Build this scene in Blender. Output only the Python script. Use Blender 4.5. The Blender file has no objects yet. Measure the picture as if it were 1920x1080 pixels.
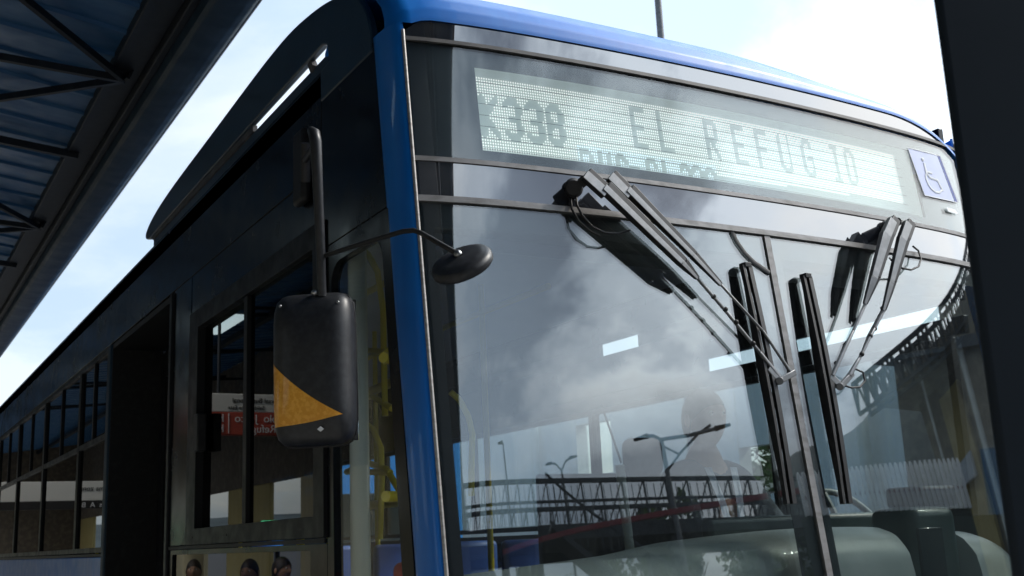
import bpy, bmesh, math, random
from mathutils import Vector, Matrix
random.seed(7)
R = math.radians
sc = bpy.context.scene
col = sc.collection

# ------------------------------------------------------------------ camera
CZ = 1.55                                  # eye height of the photographer
F, YAW, PITCH, ROLL = 2078.97, 0.53591741, 0.21949962, -0.04335288
fwd = Vector((math.sin(YAW)*math.cos(PITCH), math.cos(YAW)*math.cos(PITCH), math.sin(PITCH)))
rt0 = Vector((math.cos(YAW), -math.sin(YAW), 0)); up0 = rt0.cross(fwd)
RT = rt0*math.cos(ROLL)+up0*math.sin(ROLL)
UP = up0*math.cos(ROLL)-rt0*math.sin(ROLL)
cd = bpy.data.cameras.new('camera'); cam = bpy.data.objects.new('camera', cd); col.objects.link(cam)
m3 = Matrix((RT, UP, -fwd)).transposed()
cam.matrix_world = Matrix.Translation((0, 0, CZ)) @ m3.to_4x4()
cd.sensor_width = 36; cd.lens = F/1920*36
cd.clip_start = 0.05; cd.clip_end = 3000
cd.dof.use_dof = True; cd.dof.focus_distance = 3.1; cd.dof.aperture_fstop = 9
sc.camera = cam

# ------------------------------------------------------------------ world
SUN_AZ, SUN_EL = R(109), R(43)             # azimuth from +Y towards +X
sd = Vector((math.sin(SUN_AZ)*math.cos(SUN_EL), math.cos(SUN_AZ)*math.cos(SUN_EL), math.sin(SUN_EL)))
w = bpy.data.worlds.new('World'); sc.world = w; w.use_nodes = True
nt = w.node_tree; nt.nodes.clear()
def N(t, **k):
    n = nt.nodes.new(t)
    for a, b in k.items(): setattr(n, a, b)
    return n
def LK(a, b): nt.links.new(a, b)
def MATH(op, a, b=None, c=None, clamp=False):
    n = N('ShaderNodeMath', operation=op, use_clamp=clamp)
    for i, v in enumerate((a, b, c)):
        if v is None: continue
        if isinstance(v, (int, float)): n.inputs[i].default_value = v
        else: LK(v, n.inputs[i])
    return n.outputs[0]
def RAMP(f, stops, interp='LINEAR'):
    n = N('ShaderNodeValToRGB'); n.color_ramp.interpolation = interp
    e = n.color_ramp.elements
    while len(e) < len(stops): e.new(0.5)
    for i, (p, c) in enumerate(stops):
        e[i].position = p; e[i].color = (c, c, c, 1) if isinstance(c, (int, float)) else (*c, 1)
    LK(f, n.inputs[0]); return n.outputs[0]
sky = N('ShaderNodeTexSky', sky_type='NISHITA'); sky.sun_disc = False
sky.sun_elevation = SUN_EL; sky.sun_rotation = SUN_AZ; sky.air_density = 1.0; sky.dust_density = 2.0
tc = N('ShaderNodeTexCoord'); nrm = N('ShaderNodeVectorMath', operation='NORMALIZE'); LK(tc.outputs['Generated'], nrm.inputs[0])
sp = N('ShaderNodeSeparateXYZ'); LK(nrm.outputs[0], sp.inputs[0])
zc = MATH('ADD', MATH('MAXIMUM', sp.outputs[2], 0.0), 0.22)
cb = N('ShaderNodeCombineXYZ'); LK(MATH('DIVIDE', sp.outputs[0], zc), cb.inputs[0]); LK(MATH('DIVIDE', sp.outputs[1], zc), cb.inputs[1]); LK(MATH('MULTIPLY', sp.outputs[2], 1.2), cb.inputs[2])
mp = N('ShaderNodeMapping'); LK(cb.outputs[0], mp.inputs[0]); mp.inputs['Location'].default_value = (5.3, 1.6, 5.0)
n1 = N('ShaderNodeTexNoise'); n1.inputs['Scale'].default_value = 1.15; n1.inputs['Detail'].default_value = 9; n1.inputs['Roughness'].default_value = 0.57; n1.inputs['Distortion'].default_value = 0.25
LK(mp.outputs[0], n1.inputs['Vector'])
n2 = N('ShaderNodeTexNoise'); n2.inputs['Scale'].default_value = 0.55; n2.inputs['Detail'].default_value = 3; LK(mp.outputs[0], n2.inputs['Vector'])
cl = MATH('ADD', MATH('MULTIPLY', n1.outputs[0], 0.7), MATH('MULTIPLY', n2.outputs[0], 0.3))
dt = N('ShaderNodeVectorMath', operation='DOT_PRODUCT'); LK(nrm.outputs[0], dt.inputs[0]); dt.inputs[1].default_value = sd
dpos = MATH('MAXIMUM', dt.outputs['Value'], 0.0)
glow = MATH('ADD', MATH('POWER', dpos, 5.0), MATH('MULTIPLY', dpos, 0.07))
dark = RAMP(cl, [(0.43, 0.0), (0.50, 0.5), (0.565, 1.0)], 'EASE')         # 1 = bright rim, 0 = grey base
side = MATH('MULTIPLY_ADD', dt.outputs['Value'], 3.0, -1.4, clamp=True)   # contrast of the cloud shading grows towards the sun
shade = MATH('SUBTRACT', 1.0, MATH('MULTIPLY', MATH('SUBTRACT', 1.0, dark), MATH('MULTIPLY_ADD', side, 0.80, 0.13)))
bright = MATH('MINIMUM', MATH('MULTIPLY', MATH('MULTIPLY_ADD', glow, 74.0, 7.5), shade), 27.0)
dv_ = N('ShaderNodeVectorMath', operation='DOT_PRODUCT'); LK(nrm.outputs[0], dv_.inputs[0]); dv_.inputs[1].default_value = (math.sin(R(146)), math.cos(R(146)), 0)
band = MATH('MULTIPLY', MATH('MULTIPLY_ADD', sp.outputs[2], -14.0, MATH('MULTIPLY_ADD', n1.outputs[0], 3.2, 2.75), clamp=True), MATH('MULTIPLY_ADD', dv_.outputs['Value'], 8.0, -6.7, clamp=True))
bright = MATH('MULTIPLY', bright, MATH('MULTIPLY_ADD', band, -0.86, 1.0))
cmix = N('ShaderNodeMix', data_type='RGBA'); LK(MATH('MULTIPLY', dark, 1.0), cmix.inputs[0])
cmix.inputs[6].default_value = (0.70, 0.85, 1.0, 1); cmix.inputs[7].default_value = (0.93, 0.985, 1.0, 1)
sc1 = N('ShaderNodeVectorMath', operation='SCALE'); LK(cmix.outputs[2], sc1.inputs[0]); LK(bright, sc1.inputs[3])
adds = N('ShaderNodeVectorMath', operation='ADD'); LK(sc1.outputs[0], adds.inputs[0]); LK(sky.outputs[0], adds.inputs[1])
bg = N('ShaderNodeBackground'); bg.inputs[1].default_value = 0.095; LK(adds.outputs[0], bg.inputs[0])
ow = N('ShaderNodeOutputWorld'); LK(bg.outputs[0], ow.inputs[0])

ld = bpy.data.lights.new('sun', 'SUN'); ld.energy = 2.2; ld.angle = R(6); ld.color = (1, 0.95, 0.87)
sun = bpy.data.objects.new('sun', ld); col.objects.link(sun)
sun.rotation_mode = 'QUATERNION'; sun.rotation_quaternion = sd.to_track_quat('Z', 'Y'); sun.location = (10, -5, 30)

sc.view_settings.view_transform = 'Standard'; sc.view_settings.look = 'None'
sc.view_settings.exposure = 0; sc.view_settings.gamma = 1
sc.cycles.use_denoising = True
sc.cycles.max_bounces = 10; sc.cycles.transparent_max_bounces = 16; sc.cycles.glossy_bounces = 5; sc.cycles.transmission_bounces = 8
sc.cycles.sample_clamp_indirect = 6

# ------------------------------------------------------------------ geometry helpers (x, y in metres, z relative to the eye height)
def ray(px, py):
    return (RT*(px-960) - UP*(py-540) + fwd*F).normalized()
def onX(px, py, x): v = ray(px, py); return v*(x/v.x)
def onY(px, py, y): v = ray(px, py); return v*(y/v.y)
def onZ(px, py, z): v = ray(px, py); return v*(z/v.z)
def onD(px, py, d): v = ray(px, py); return v*(d/v.dot(fwd))
XC, Y0, RK = 2.496, 2.468, 0.118
def g(x): u = x-XC; return .042*u*u+.03*(abs(u)/1.22)**8
def gp(x): u = x-XC; return .084*u+.03*8/1.22*(abs(u)/1.22)**7*(1 if u > 0 else -1)
def Yf(x, z): return Y0+RK*z+g(x)
def onW(px, py, off=0.0):
    v = ray(px, py); t = 2.5
    for _ in range(40):
        P = v*t; t += (Yf(P.x, P.z)-off-P.y)/(v.y-RK*v.z-gp(P.x)*v.x)
    return v*t
def refl(px, py, dist):
    """point at a horizontal distance along the ray mirrored in the windscreen"""
    v = ray(px, py); P = onW(px, py); n = Vector((gp(P.x), -1, RK)).normalized()
    d = v-2*v.dot(n)*n; return P+d*(dist/math.hypot(d.x, d.y))
def reflz(px, py, z):
    v = ray(px, py); P = onW(px, py); n = Vector((gp(P.x), -1, RK)).normalized()
    d = v-2*v.dot(n)*n; return P+d*((z-P.z)/d.z)

def worldloc(o):
    p = Vector((0, 0, 0))
    while o: p += o.location; o = o.parent
    return p
class M:
    def __init__(s): s.v = []; s.f = []; s.m = []
    def add(s, vs, fs, mi=0):
        b = len(s.v); s.v += [tuple(v) for v in vs]; s.f += [tuple(b+i for i in f) for f in fs]; s.m += [mi]*len(fs)
    def box(s, a, b, mi=0):
        x0, y0, z0 = a; x1, y1, z1 = b
        s.add([(x0,y0,z0),(x1,y0,z0),(x1,y1,z0),(x0,y1,z0),(x0,y0,z1),(x1,y0,z1),(x1,y1,z1),(x0,y1,z1)],
              [(0,3,2,1),(4,5,6,7),(0,1,5,4),(1,2,6,5),(2,3,7,6),(3,0,4,7)], mi); return s
    def grid(s, fn, nu, nv, mi=0, closeu=False):
        vs = [fn(i/(nu-1) if not closeu else i/nu, j/(nv-1)) for j in range(nv) for i in range(nu)]
        fs = []
        for j in range(nv-1):
            for i in range(nu if closeu else nu-1):
                k = (i+1) % nu; fs.append((j*nu+i, j*nu+k, (j+1)*nu+k, (j+1)*nu+i))
        s.add(vs, fs, mi); return s
    def shell(s, fn, nu, nv, th, mi=0):
        """fn(u,v,offset) surface with thickness"""
        b = len(s.v)
        top = [fn(i/(nu-1), j/(nv-1), 0) for j in range(nv) for i in range(nu)]
        bot = [fn(i/(nu-1), j/(nv-1), th) for j in range(nv) for i in range(nu)]
        n = nu*nv; fs = []
        for j in range(nv-1):
            for i in range(nu-1):
                a, c, d, e = j*nu+i, j*nu+i+1, (j+1)*nu+i+1, (j+1)*nu+i
                fs.append((a, c, d, e)); fs.append((n+a, n+e, n+d, n+c))
        ring = [i for i in range(nu)]+[j*nu+nu-1 for j in range(1, nv)]+[(nv-1)*nu+i for i in range(nu-2, -1, -1)]+[j*nu for j in range(nv-2, 0, -1)]
        for q in range(len(ring)):
            a, c = ring[q], ring[(q+1) % len(ring)]; fs.append((a, n+a, n+c, c))
        s.add(top+bot, fs, mi); return s
    def tube(s, pts, r, n=10, mi=0, flat=1.0, upv=None, cap=True):
        pts = [Vector(p) for p in pts]; rs = r if isinstance(r, (list, tuple)) else [r]*len(pts)
        vs = []; pu = None
        for i, p in enumerate(pts):
            d = (pts[min(i+1, len(pts)-1)]-pts[max(i-1, 0)]).normalized()
            if pu is None:
                q = Vector(upv) if upv is not None else (Vector((0, 0, 1)) if abs(d.z) < .9 else Vector((0, 1, 0)))
            else: q = pu
            a = (q-d*q.dot(d)).normalized(); b = d.cross(a); pu = a
            for k in range(n):
                t = 2*math.pi*(k+.5)/n; vs.append(p+a*math.cos(t)*rs[i]*flat+b*math.sin(t)*rs[i])
        fs = [(i*n+k, i*n+(k+1) % n, (i+1)*n+(k+1) % n, (i+1)*n+k) for i in range(len(pts)-1) for k in range(n)]
        if cap: fs += [tuple(reversed(range(n))), tuple(range((len(pts)-1)*n, len(pts)*n))]
        s.add(vs, fs, mi); return s
    def bar(s, a, b, w, h, upv=(0, 0, 1), mi=0, w2=None, h2=None):
        a = Vector(a); b = Vector(b); d = (b-a).normalized(); q = Vector(upv); q = (q-d*q.dot(d)).normalized(); p = d.cross(q)
        w2 = w if w2 is None else w2; h2 = h if h2 is None else h2
        vs = []
        for c, ww, hh in ((a, w, h), (b, w2, h2)):
            for sx, sy in ((-1,-1),(1,-1),(1,1),(-1,1)): vs.append(c+p*sx*ww/2+q*sy*hh/2)
        s.add(vs, [(0,3,2,1),(4,5,6,7),(0,1,5,4),(1,2,6,5),(2,3,7,6),(3,0,4,7)], mi); return s
    def prism(s, poly, d, mi=0):
        """poly: 3-D points of a planar outline, d: thickness vector"""
        n = len(poly); d = Vector(d); poly = [Vector(p) for p in poly]
        s.add(poly+[p+d for p in poly], [tuple(range(n)), tuple(reversed(range(n, 2*n)))]+[(i, n+i, n+(i+1) % n, (i+1) % n) for i in range(n)], mi); return s
    def ball(s, c, r, nu=16, nv=10, mi=0):
        r = (r, r, r) if isinstance(r, (int, float)) else r
        return s.grid(lambda u, v: (c[0]+r[0]*math.sin(math.pi*v)*math.cos(2*math.pi*u), c[1]+r[1]*math.sin(math.pi*v)*math.sin(2*math.pi*u), c[2]-r[2]*math.cos(math.pi*v)), nu, nv, mi, True)
    def build(s, name, mats, parent=None, smooth=None, bevel=0, loc=None, seg=2):
        me = bpy.data.meshes.new(name); o = bpy.data.objects.new(name, me); col.objects.link(o)
        if parent is not None: o.parent = parent; off = worldloc(parent)-Vector((0, 0, CZ))
        else:
            off = Vector(loc) if loc is not None else Vector((0, 0, 0)); o.location = off+Vector((0, 0, CZ))
        me.from_pydata([Vector(v)-off for v in s.v], [], s.f)
        for m in (mats if isinstance(mats, (list, tuple)) else [mats]): me.materials.append(m)
        me.polygons.foreach_set('material_index', s.m)
        bm = bmesh.new(); bm.from_mesh(me); bmesh.ops.remove_doubles(bm, verts=bm.verts, dist=1e-6); bmesh.ops.recalc_face_normals(bm, faces=bm.faces); bm.to_mesh(me); bm.free()
        if bevel:
            b = o.modifiers.new('bevel', 'BEVEL'); b.width = bevel; b.segments = seg; b.limit_method = 'ANGLE'; b.angle_limit = R(40); b.harden_normals = False
        if smooth is not None or bevel:
            for p in me.polygons: p.use_smooth = True
            me.set_sharp_from_angle(angle=R(smooth or 35))
        return o
def tag(o, label=None, cat=None, group=None, kind=None):
    for k, v in (('label', label), ('category', cat), ('group', group), ('kind', kind)):
        if v: o[k] = v
    return o
def empty(name, loc, label, cat, group=None):
    o = bpy.data.objects.new(name, None); col.objects.link(o); o.location = Vector(loc)+Vector((0, 0, CZ)); o.empty_display_size = .1
    return tag(o, label, cat, group)
def copy_tree(o, parent=None, loc=None):
    c = o.copy(); col.objects.link(c); c.parent = parent
    if loc is not None: c.location = Vector(loc)+Vector((0, 0, CZ))
    for ch in o.children: copy_tree(ch, c)
    return c

# ------------------------------------------------------------------ materials
def mat(name, base=(.5, .5, .5), rough=.5, metal=0., coat=0., emit=None, est=1., noise=None, bump=None, spec=None, rnoise=None, ior=None):
    m = bpy.data.materials.new(name); m.use_nodes = True; t = m.node_tree; p = t.nodes['Principled BSDF']
    p.inputs['Base Color'].default_value = (*base, 1); p.inputs['Roughness'].default_value = rough; p.inputs['Metallic'].default_value = metal
    p.inputs['Coat Weight'].default_value = coat; p.inputs['Coat Roughness'].default_value = .04
    if spec is not None: p.inputs['Specular IOR Level'].default_value = spec
    if ior: p.inputs['IOR'].default_value = ior
    if emit: p.inputs['Emission Color'].default_value = (*emit, 1); p.inputs['Emission Strength'].default_value = est
    tcn = None
    def coord():
        nonlocal tcn
        if tcn is None: tcn = t.nodes.new('ShaderNodeTexCoord')
        return tcn.outputs['Object']
    if noise:      # (scale, colour2, low, high[, stretch])
        n = t.nodes.new('ShaderNodeTexNoise'); n.inputs['Scale'].default_value = noise[0]; n.inputs['Detail'].default_value = 6
        if len(noise) > 4:
            q = t.nodes.new('ShaderNodeMapping'); q.inputs['Scale'].default_value = noise[4]; t.links.new(coord(), q.inputs[0]); t.links.new(q.outputs[0], n.inputs['Vector'])
        else: t.links.new(coord(), n.inputs['Vector'])
        mr = t.nodes.new('ShaderNodeMapRange'); mr.inputs[1].default_value = noise[2]; mr.inputs[2].default_value = noise[3]; t.links.new(n.outputs[0], mr.inputs[0])
        mx = t.nodes.new('ShaderNodeMix'); mx.data_type = 'RGBA'; t.links.new(mr.outputs[0], mx.inputs[0])
        mx.inputs[6].default_value = (*base, 1); mx.inputs[7].default_value = (*noise[1], 1); t.links.new(mx.outputs[2], p.inputs['Base Color'])
    if rnoise:     # (scale, r0, r1)
        n = t.nodes.new('ShaderNodeTexNoise'); n.inputs['Scale'].default_value = rnoise[0]; n.inputs['Detail'].default_value = 5; t.links.new(coord(), n.inputs['Vector'])
        mr = t.nodes.new('ShaderNodeMapRange'); mr.inputs[1].default_value = .35; mr.inputs[2].default_value = .7; mr.inputs[3].default_value = rnoise[1]; mr.inputs[4].default_value = rnoise[2]
        t.links.new(n.outputs[0], mr.inputs[0]); t.links.new(mr.outputs[0], p.inputs['Roughness'])
    if bump:       # (scale, strength, distance)
        n = t.nodes.new('ShaderNodeTexNoise'); n.inputs['Scale'].default_value = bump[0]; n.inputs['Detail'].default_value = 4; t.links.new(coord(), n.inputs['Vector'])
        b = t.nodes.new('ShaderNodeBump'); b.inputs['Strength'].default_value = bump[1]; b.inputs['Distance'].default_value = bump[2] if len(bump) > 2 else .01
        t.links.new(n.outputs[0], b.inputs['Height']); t.links.new(b.outputs[0], p.inputs['Normal'])
    return m
def schlick(t, ior):
    f0 = ((ior-1)/(ior+1))**2; lw = t.nodes.new('ShaderNodeLayerWeight'); lw.inputs[0].default_value = .5
    p = t.nodes.new('ShaderNodeMath'); p.operation = 'POWER'; p.inputs[1].default_value = 5; t.links.new(lw.outputs['Facing'], p.inputs[0])
    q = t.nodes.new('ShaderNodeMath'); q.operation = 'MULTIPLY_ADD'; q.inputs[1].default_value = 1-f0; q.inputs[2].default_value = f0; t.links.new(p.outputs[0], q.inputs[0]); return q
def glass(name, tint=(.9, .95, .93), ior=1.6, dust=.0, dustcol=(.6, .65, .65), wave=None):
    """a clear pane: mirror reflection by Fresnel, tinted see-through, a little dust"""
    m = bpy.data.materials.new(name); m.use_nodes = True; t = m.node_tree; t.nodes.clear(); n = t.nodes.new
    out = n('ShaderNodeOutputMaterial'); tr = n('ShaderNodeBsdfTransparent'); tr.inputs[0].default_value = (*tint, 1)
    gl = n('ShaderNodeBsdfGlossy'); gl.inputs['Roughness'].default_value = 0.0; fr = schlick(t, ior)
    mx = n('ShaderNodeMixShader')
    if wave:
        tcn = n('ShaderNodeTexCoord'); no = n('ShaderNodeTexNoise'); no.inputs['Scale'].default_value = wave[0]; no.inputs['Detail'].default_value = 1
        t.links.new(tcn.outputs['Object'], no.inputs['Vector']); b = n('ShaderNodeBump'); b.inputs['Strength'].default_value = 1; b.inputs['Distance'].default_value = wave[1]
        t.links.new(no.outputs[0], b.inputs['Height']); t.links.new(b.outputs[0], gl.inputs['Normal'])
    t.links.new(fr.outputs[0], mx.inputs[0])
    if dust:
        df = n('ShaderNodeBsdfDiffuse'); df.inputs[0].default_value = (*dustcol, 1); m2 = n('ShaderNodeMixShader')
        tcn = n('ShaderNodeTexCoord'); mpn = n('ShaderNodeMapping'); mpn.inputs['Scale'].default_value = (1, 1, .35); no = n('ShaderNodeTexNoise'); no.inputs['Scale'].default_value = 3.5; no.inputs['Detail'].default_value = 7
        t.links.new(tcn.outputs['Object'], mpn.inputs[0]); t.links.new(mpn.outputs[0], no.inputs['Vector'])
        mr = n('ShaderNodeMapRange'); mr.inputs[1].default_value = .3; mr.inputs[2].default_value = .75; mr.inputs[3].default_value = dust*.6; mr.inputs[4].default_value = dust*1.5
        t.links.new(no.outputs[0], mr.inputs[0]); t.links.new(mr.outputs[0], m2.inputs[0])
        t.links.new(tr.outputs[0], m2.inputs[1]); t.links.new(df.outputs[0], m2.inputs[2]); t.links.new(m2.outputs[0], mx.inputs[1])
    else: t.links.new(tr.outputs[0], mx.inputs[1])
    t.links.new(gl.outputs[0], mx.inputs[2]); t.links.new(mx.outputs[0], out.inputs[0])
    return m
BLUE = mat('blue_paint', (.002, .165, .62), .42, 0, .2, noise=(7, (.005, .20, .68), .45, .75, (3, 3, .25)), rnoise=(14, .34, .46))
BLACKP = mat('black_gloss_paint', (.004, .005, .008), .2, 0, 0, rnoise=(6, .12, .3), spec=.22)
NAVY = mat('dark_fairing_paint', (.012, .03, .055), .3, 0, .3, noise=(4, (.02, .045, .075), .4, .7))
SCREEN = glass('windscreen_glass', (.76, .80, .79), 2.3, .010, (.62, .70, .72))
PRINT = mat('black_printed_glass', (.012, .017, .03), .02, 0, 0, ior=2.0, rnoise=(5, .01, .05))
PRINT_DUST = mat('dusty_printed_glass', (.03, .035, .045), .03, 0, 0, ior=2.05, noise=(22, (.09, .095, .10), .45, .8), rnoise=(9, .03, .17), bump=(3, .15, .01))
SIDEGL = glass('side_window_glass', (.14, .18, .17), 1.7, .0)
DOORGL = glass('clear_quarter_glass', (.95, .97, .96), 1.5, .0)
FARGL = glass('far_side_glass', (.85, .88, .87), 1.45, .0)
def mirrorpaint(name, base, ior, base2=None, rough=(.0, .06), scale=6, wave=.0006):
    m = bpy.data.materials.new(name); m.use_nodes = True; t = m.node_tree; t.nodes.clear(); n = t.nodes.new
    out = n('ShaderNodeOutputMaterial'); df = n('ShaderNodeBsdfDiffuse'); gl = n('ShaderNodeBsdfGlossy'); fr = schlick(t, ior); mx = n('ShaderNodeMixShader')
    tcn = n('ShaderNodeTexCoord'); no = n('ShaderNodeTexNoise'); no.inputs['Scale'].default_value = scale; no.inputs['Detail'].default_value = 6; t.links.new(tcn.outputs['Object'], no.inputs['Vector'])
    mr = n('ShaderNodeMapRange'); mr.inputs[1].default_value = .4; mr.inputs[2].default_value = .75; mr.inputs[3].default_value = rough[0]; mr.inputs[4].default_value = rough[1]; t.links.new(no.outputs[0], mr.inputs[0]); t.links.new(mr.outputs[0], gl.inputs['Roughness'])
    cm = n('ShaderNodeMix'); cm.data_type = 'RGBA'; m3_ = n('ShaderNodeMapRange'); m3_.inputs[1].default_value = .42; m3_.inputs[2].default_value = .78; t.links.new(no.outputs[0], m3_.inputs[0]); t.links.new(m3_.outputs[0], cm.inputs[0])
    cm.inputs[6].default_value = (*base, 1); cm.inputs[7].default_value = (*(base2 or base), 1); t.links.new(cm.outputs[2], df.inputs[0])
    if wave:
        nw = n('ShaderNodeTexNoise'); nw.inputs['Scale'].default_value = 2.2; nw.inputs['Detail'].default_value = 1; t.links.new(tcn.outputs['Object'], nw.inputs['Vector'])
        b = n('ShaderNodeBump'); b.inputs['Strength'].default_value = 1; b.inputs['Distance'].default_value = wave; t.links.new(nw.outputs[0], b.inputs['Height']); t.links.new(b.outputs[0], gl.inputs['Normal'])
    t.links.new(fr.outputs[0], mx.inputs[0]); t.links.new(df.outputs[0], mx.inputs[1]); t.links.new(gl.outputs[0], mx.inputs[2]); t.links.new(mx.outputs[0], out.inputs[0])
    return m
PRINT_DUST = mirrorpaint('dusty_printed_glass', (.018, .021, .028), 3.2, (.05, .053, .058), (.0, .05), 9, .0010)
RUB = mat('black_rubber', (.012, .012, .013), .55, noise=(30, (.03, .03, .03), .5, .8))
SEAM = mat('weathered_sealant', (.24, .23, .225), .4, .2, noise=(14, (.12, .11, .10), .45, .8, (1, 1, 3)), bump=(30, .12))
SEAMD = mat('dark_sealant', (.06, .057, .058), .5, noise=(12, (.14, .13, .125), .4, .8))
PLAST = mat('black_textured_plastic', (.018, .019, .022), .42, noise=(60, (.03, .032, .036), .4, .7), bump=(260, .12, .002), rnoise=(8, .34, .5))
PLASTD = mat('black_plastic', (.01, .01, .012), .5, noise=(40, (.02, .02, .022), .4, .7))
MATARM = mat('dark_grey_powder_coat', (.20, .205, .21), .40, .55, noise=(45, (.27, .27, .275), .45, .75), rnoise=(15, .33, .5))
STEEL = mat('brushed_steel', (.32, .33, .33), .35, .9, noise=(40, (.5, .5, .5), .4, .7))
ORANGE = mat('orange_reflective_tape', (.85, .36, .02), .35, 0, .3, noise=(90, (.95, .46, .05), .45, .6), bump=(160, .4, .003))
FRAME = mat('dark_window_frame', (.012, .013, .015), .45, 0, rnoise=(14, .38, .55), spec=.3)
YEL = mat('yellow_handrail', (.85, .68, .03), .35, 0, .3)
PALE = mat('pale_grey_pole', (.50, .55, .53), .38, 0, .2, noise=(12, (.62, .66, .64), .4, .7, (1, 1, .3)))
INT = mat('bus_interior_panel', (.42, .45, .45), .6, noise=(3, (.50, .52, .52), .4, .7))
INTD = mat('dark_interior_panel', (.035, .045, .045), .5, noise=(6, (.06, .07, .07), .4, .7))
FLOORM = mat('bus_floor_vinyl', (.09, .095, .10), .6, noise=(40, (.14, .14, .145), .5, .7))
DASH = mat('dashboard_plastic', (.40, .44, .44), .42, 0, .1, noise=(7, (.50, .53, .53), .4, .7), bump=(120, .15, .002))
DASHD = mat('dark_green_grey_plastic', (.035, .06, .058), .35, 0, .2, noise=(12, (.05, .08, .078), .4, .7))
SEATM = mat('dark_seat_fabric', (.03, .034, .045), .85, noise=(50, (.05, .055, .07), .4, .6))
RED = mat('red_plastic', (.5, .015, .03), .3, 0, .4)
BLUESEAT = mat('blue_plastic', (.10, .2, .62), .35, 0, .3)
WHITEP = mat('white_paint', (.78, .79, .78), .45, noise=(8, (.68, .69, .68), .4, .7))
LEDP = mat('display_plate', (.40, .47, .46), .6, emit=(.60, .70, .67), est=.36)  # emission stands in for LED light scattered on the plate
LEDW = mat('lit_white_led', (.8, .8, .8), .5, emit=(1.0, .98, .92), est=.98)
LEDB = mat('lit_cool_led', (.7, .8, .9), .5, emit=(.82, .93, 1.0), est=1.15)
STRIP = mat('line_on_display', (.05, .07, .07), .6)
STICK = mat('hazed_blue_sticker', (.48, .53, .76), .35, noise=(18, (.53, .58, .79), .4, .7))  # blue paled to carry the reflection of the glass over it
STICKD = mat('deep_blue_sticker', (.01, .04, .30), .35)
STICKW = mat('white_sticker_film', (.86, .87, .88), .4)
COLM = mat('dark_steel_column_paint', (.010, .017, .026), .6, noise=(5, (.013, .021, .031), .4, .7), spec=.25)
ROOFSH = mat('blue_corrugated_sheet', (.035, .13, .30), .42, .1, noise=(2.5, (.06, .18, .36), .4, .7, (1, 4, 1)), rnoise=(6, .3, .55))
TRUSS = mat('dark_truss_steel', (.012, .016, .024), .55, .1, noise=(14, (.02, .026, .034), .4, .7))
EDGE = mat('edge_gutter_metal', (.012, .036, .065), .6, 0, noise=(5, (.018, .048, .08), .4, .7), rnoise=(6, .5, .65))
LIP = mat('weathered_gutter_lip', (.16, .13, .11), .5, .2, noise=(18, (.3, .26, .23), .4, .7))
ASPH = mat('asphalt', (.05, .05, .052), .85, noise=(60, (.07, .07, .07), .4, .7), bump=(200, .4))
CONC = mat('platform_concrete', (.34, .33, .31), .8, noise=(5, (.42, .41, .39), .4, .7))
GRASS = mat('hillside_vegetation', (.035, .055, .025), .95, noise=(.05, (.06, .075, .04), .4, .6))
HILLF = mat('distant_hill_forest', (.030, .045, .05), .95, noise=(.02, (.05, .07, .075), .4, .6))
LEAF = mat('tree_leaves', (.045, .085, .022), .7, noise=(1.5, (.075, .12, .03), .35, .65))
BARK = mat('tree_bark', (.09, .065, .045), .9, noise=(12, (.14, .10, .07), .4, .7))
BEIGE = mat('beige_column_paint', (.55, .46, .27), .6, noise=(2, (.62, .52, .32), .4, .7, (3, 3, .6)))
BROWN = mat('brown_ceiling_mesh', (.13, .105, .08), .8, noise=(6, (.20, .165, .12), .45, .65))
OLIVE = mat('olive_wall_panel', (.44, .35, .13), .7, noise=(2, (.52, .42, .18), .4, .7, (3, 3, .4)))
POLE = mat('galvanised_pole', (.10, .105, .115), .5, .3, noise=(20, (.16, .165, .17), .4, .7))
SIGNW = mat('sign_white_panel', (.72, .72, .68), .55, emit=(1, 1, .93), est=.03)
SIGNR = mat('sign_brick_red_panel', (.42, .08, .055), .55, emit=(.9, .16, .1), est=.03)
SIGND = mat('sign_dark_print', (.03, .03, .03), .6)
WIN = mat('dark_building_window', (.02, .03, .035), .08, 0, .3)

# ================================================================== SETTING
tag(M().grid(lambda u, v: (-600+1200*u, -600+1200*v, -CZ-.40), 3, 3).build('ground', ASPH), kind='structure')
tag(M().box((-6, -24, -CZ-.36), (1.02, 60, -CZ-.22)).build('platform', CONC, bevel=.01), kind='structure')
def hill(u, v, az0, az1, d0, d1, h, seed, ph):
    a = R(az0+(az1-az0)*u); d = d0+(d1-d0)*v
    prof = math.sin(min(1, v*1.35)*math.pi/2)
    zz = h*(.55+.25*math.sin(u*7+ph)+.14*math.sin(u*17+seed)+.07*math.sin(u*41+seed*2))*prof
    return (d*math.sin(a), d*math.cos(a), -CZ-.4+zz)
tag(M().grid(lambda u, v: hill(u, v, 95, 215, 330, 640, 200, 3.0, 1.1), 90, 12).build('hills', HILLF, smooth=60), kind='structure')
tag(M().grid(lambda u, v: hill(u, v, -70, 95, 420, 1000, 60, 1.0, 2.0), 90, 10).build('hills', HILLF, smooth=60), kind='structure')

# ================================================================== BUS
HW = 1.245; XL, XR = XC-HW, XC+HW
bus = empty('city_bus', (XC, 2.7, -CZ), 'blue and black city bus with lit destination display, seen from its front corner', 'bus')
YB = 14.2
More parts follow.
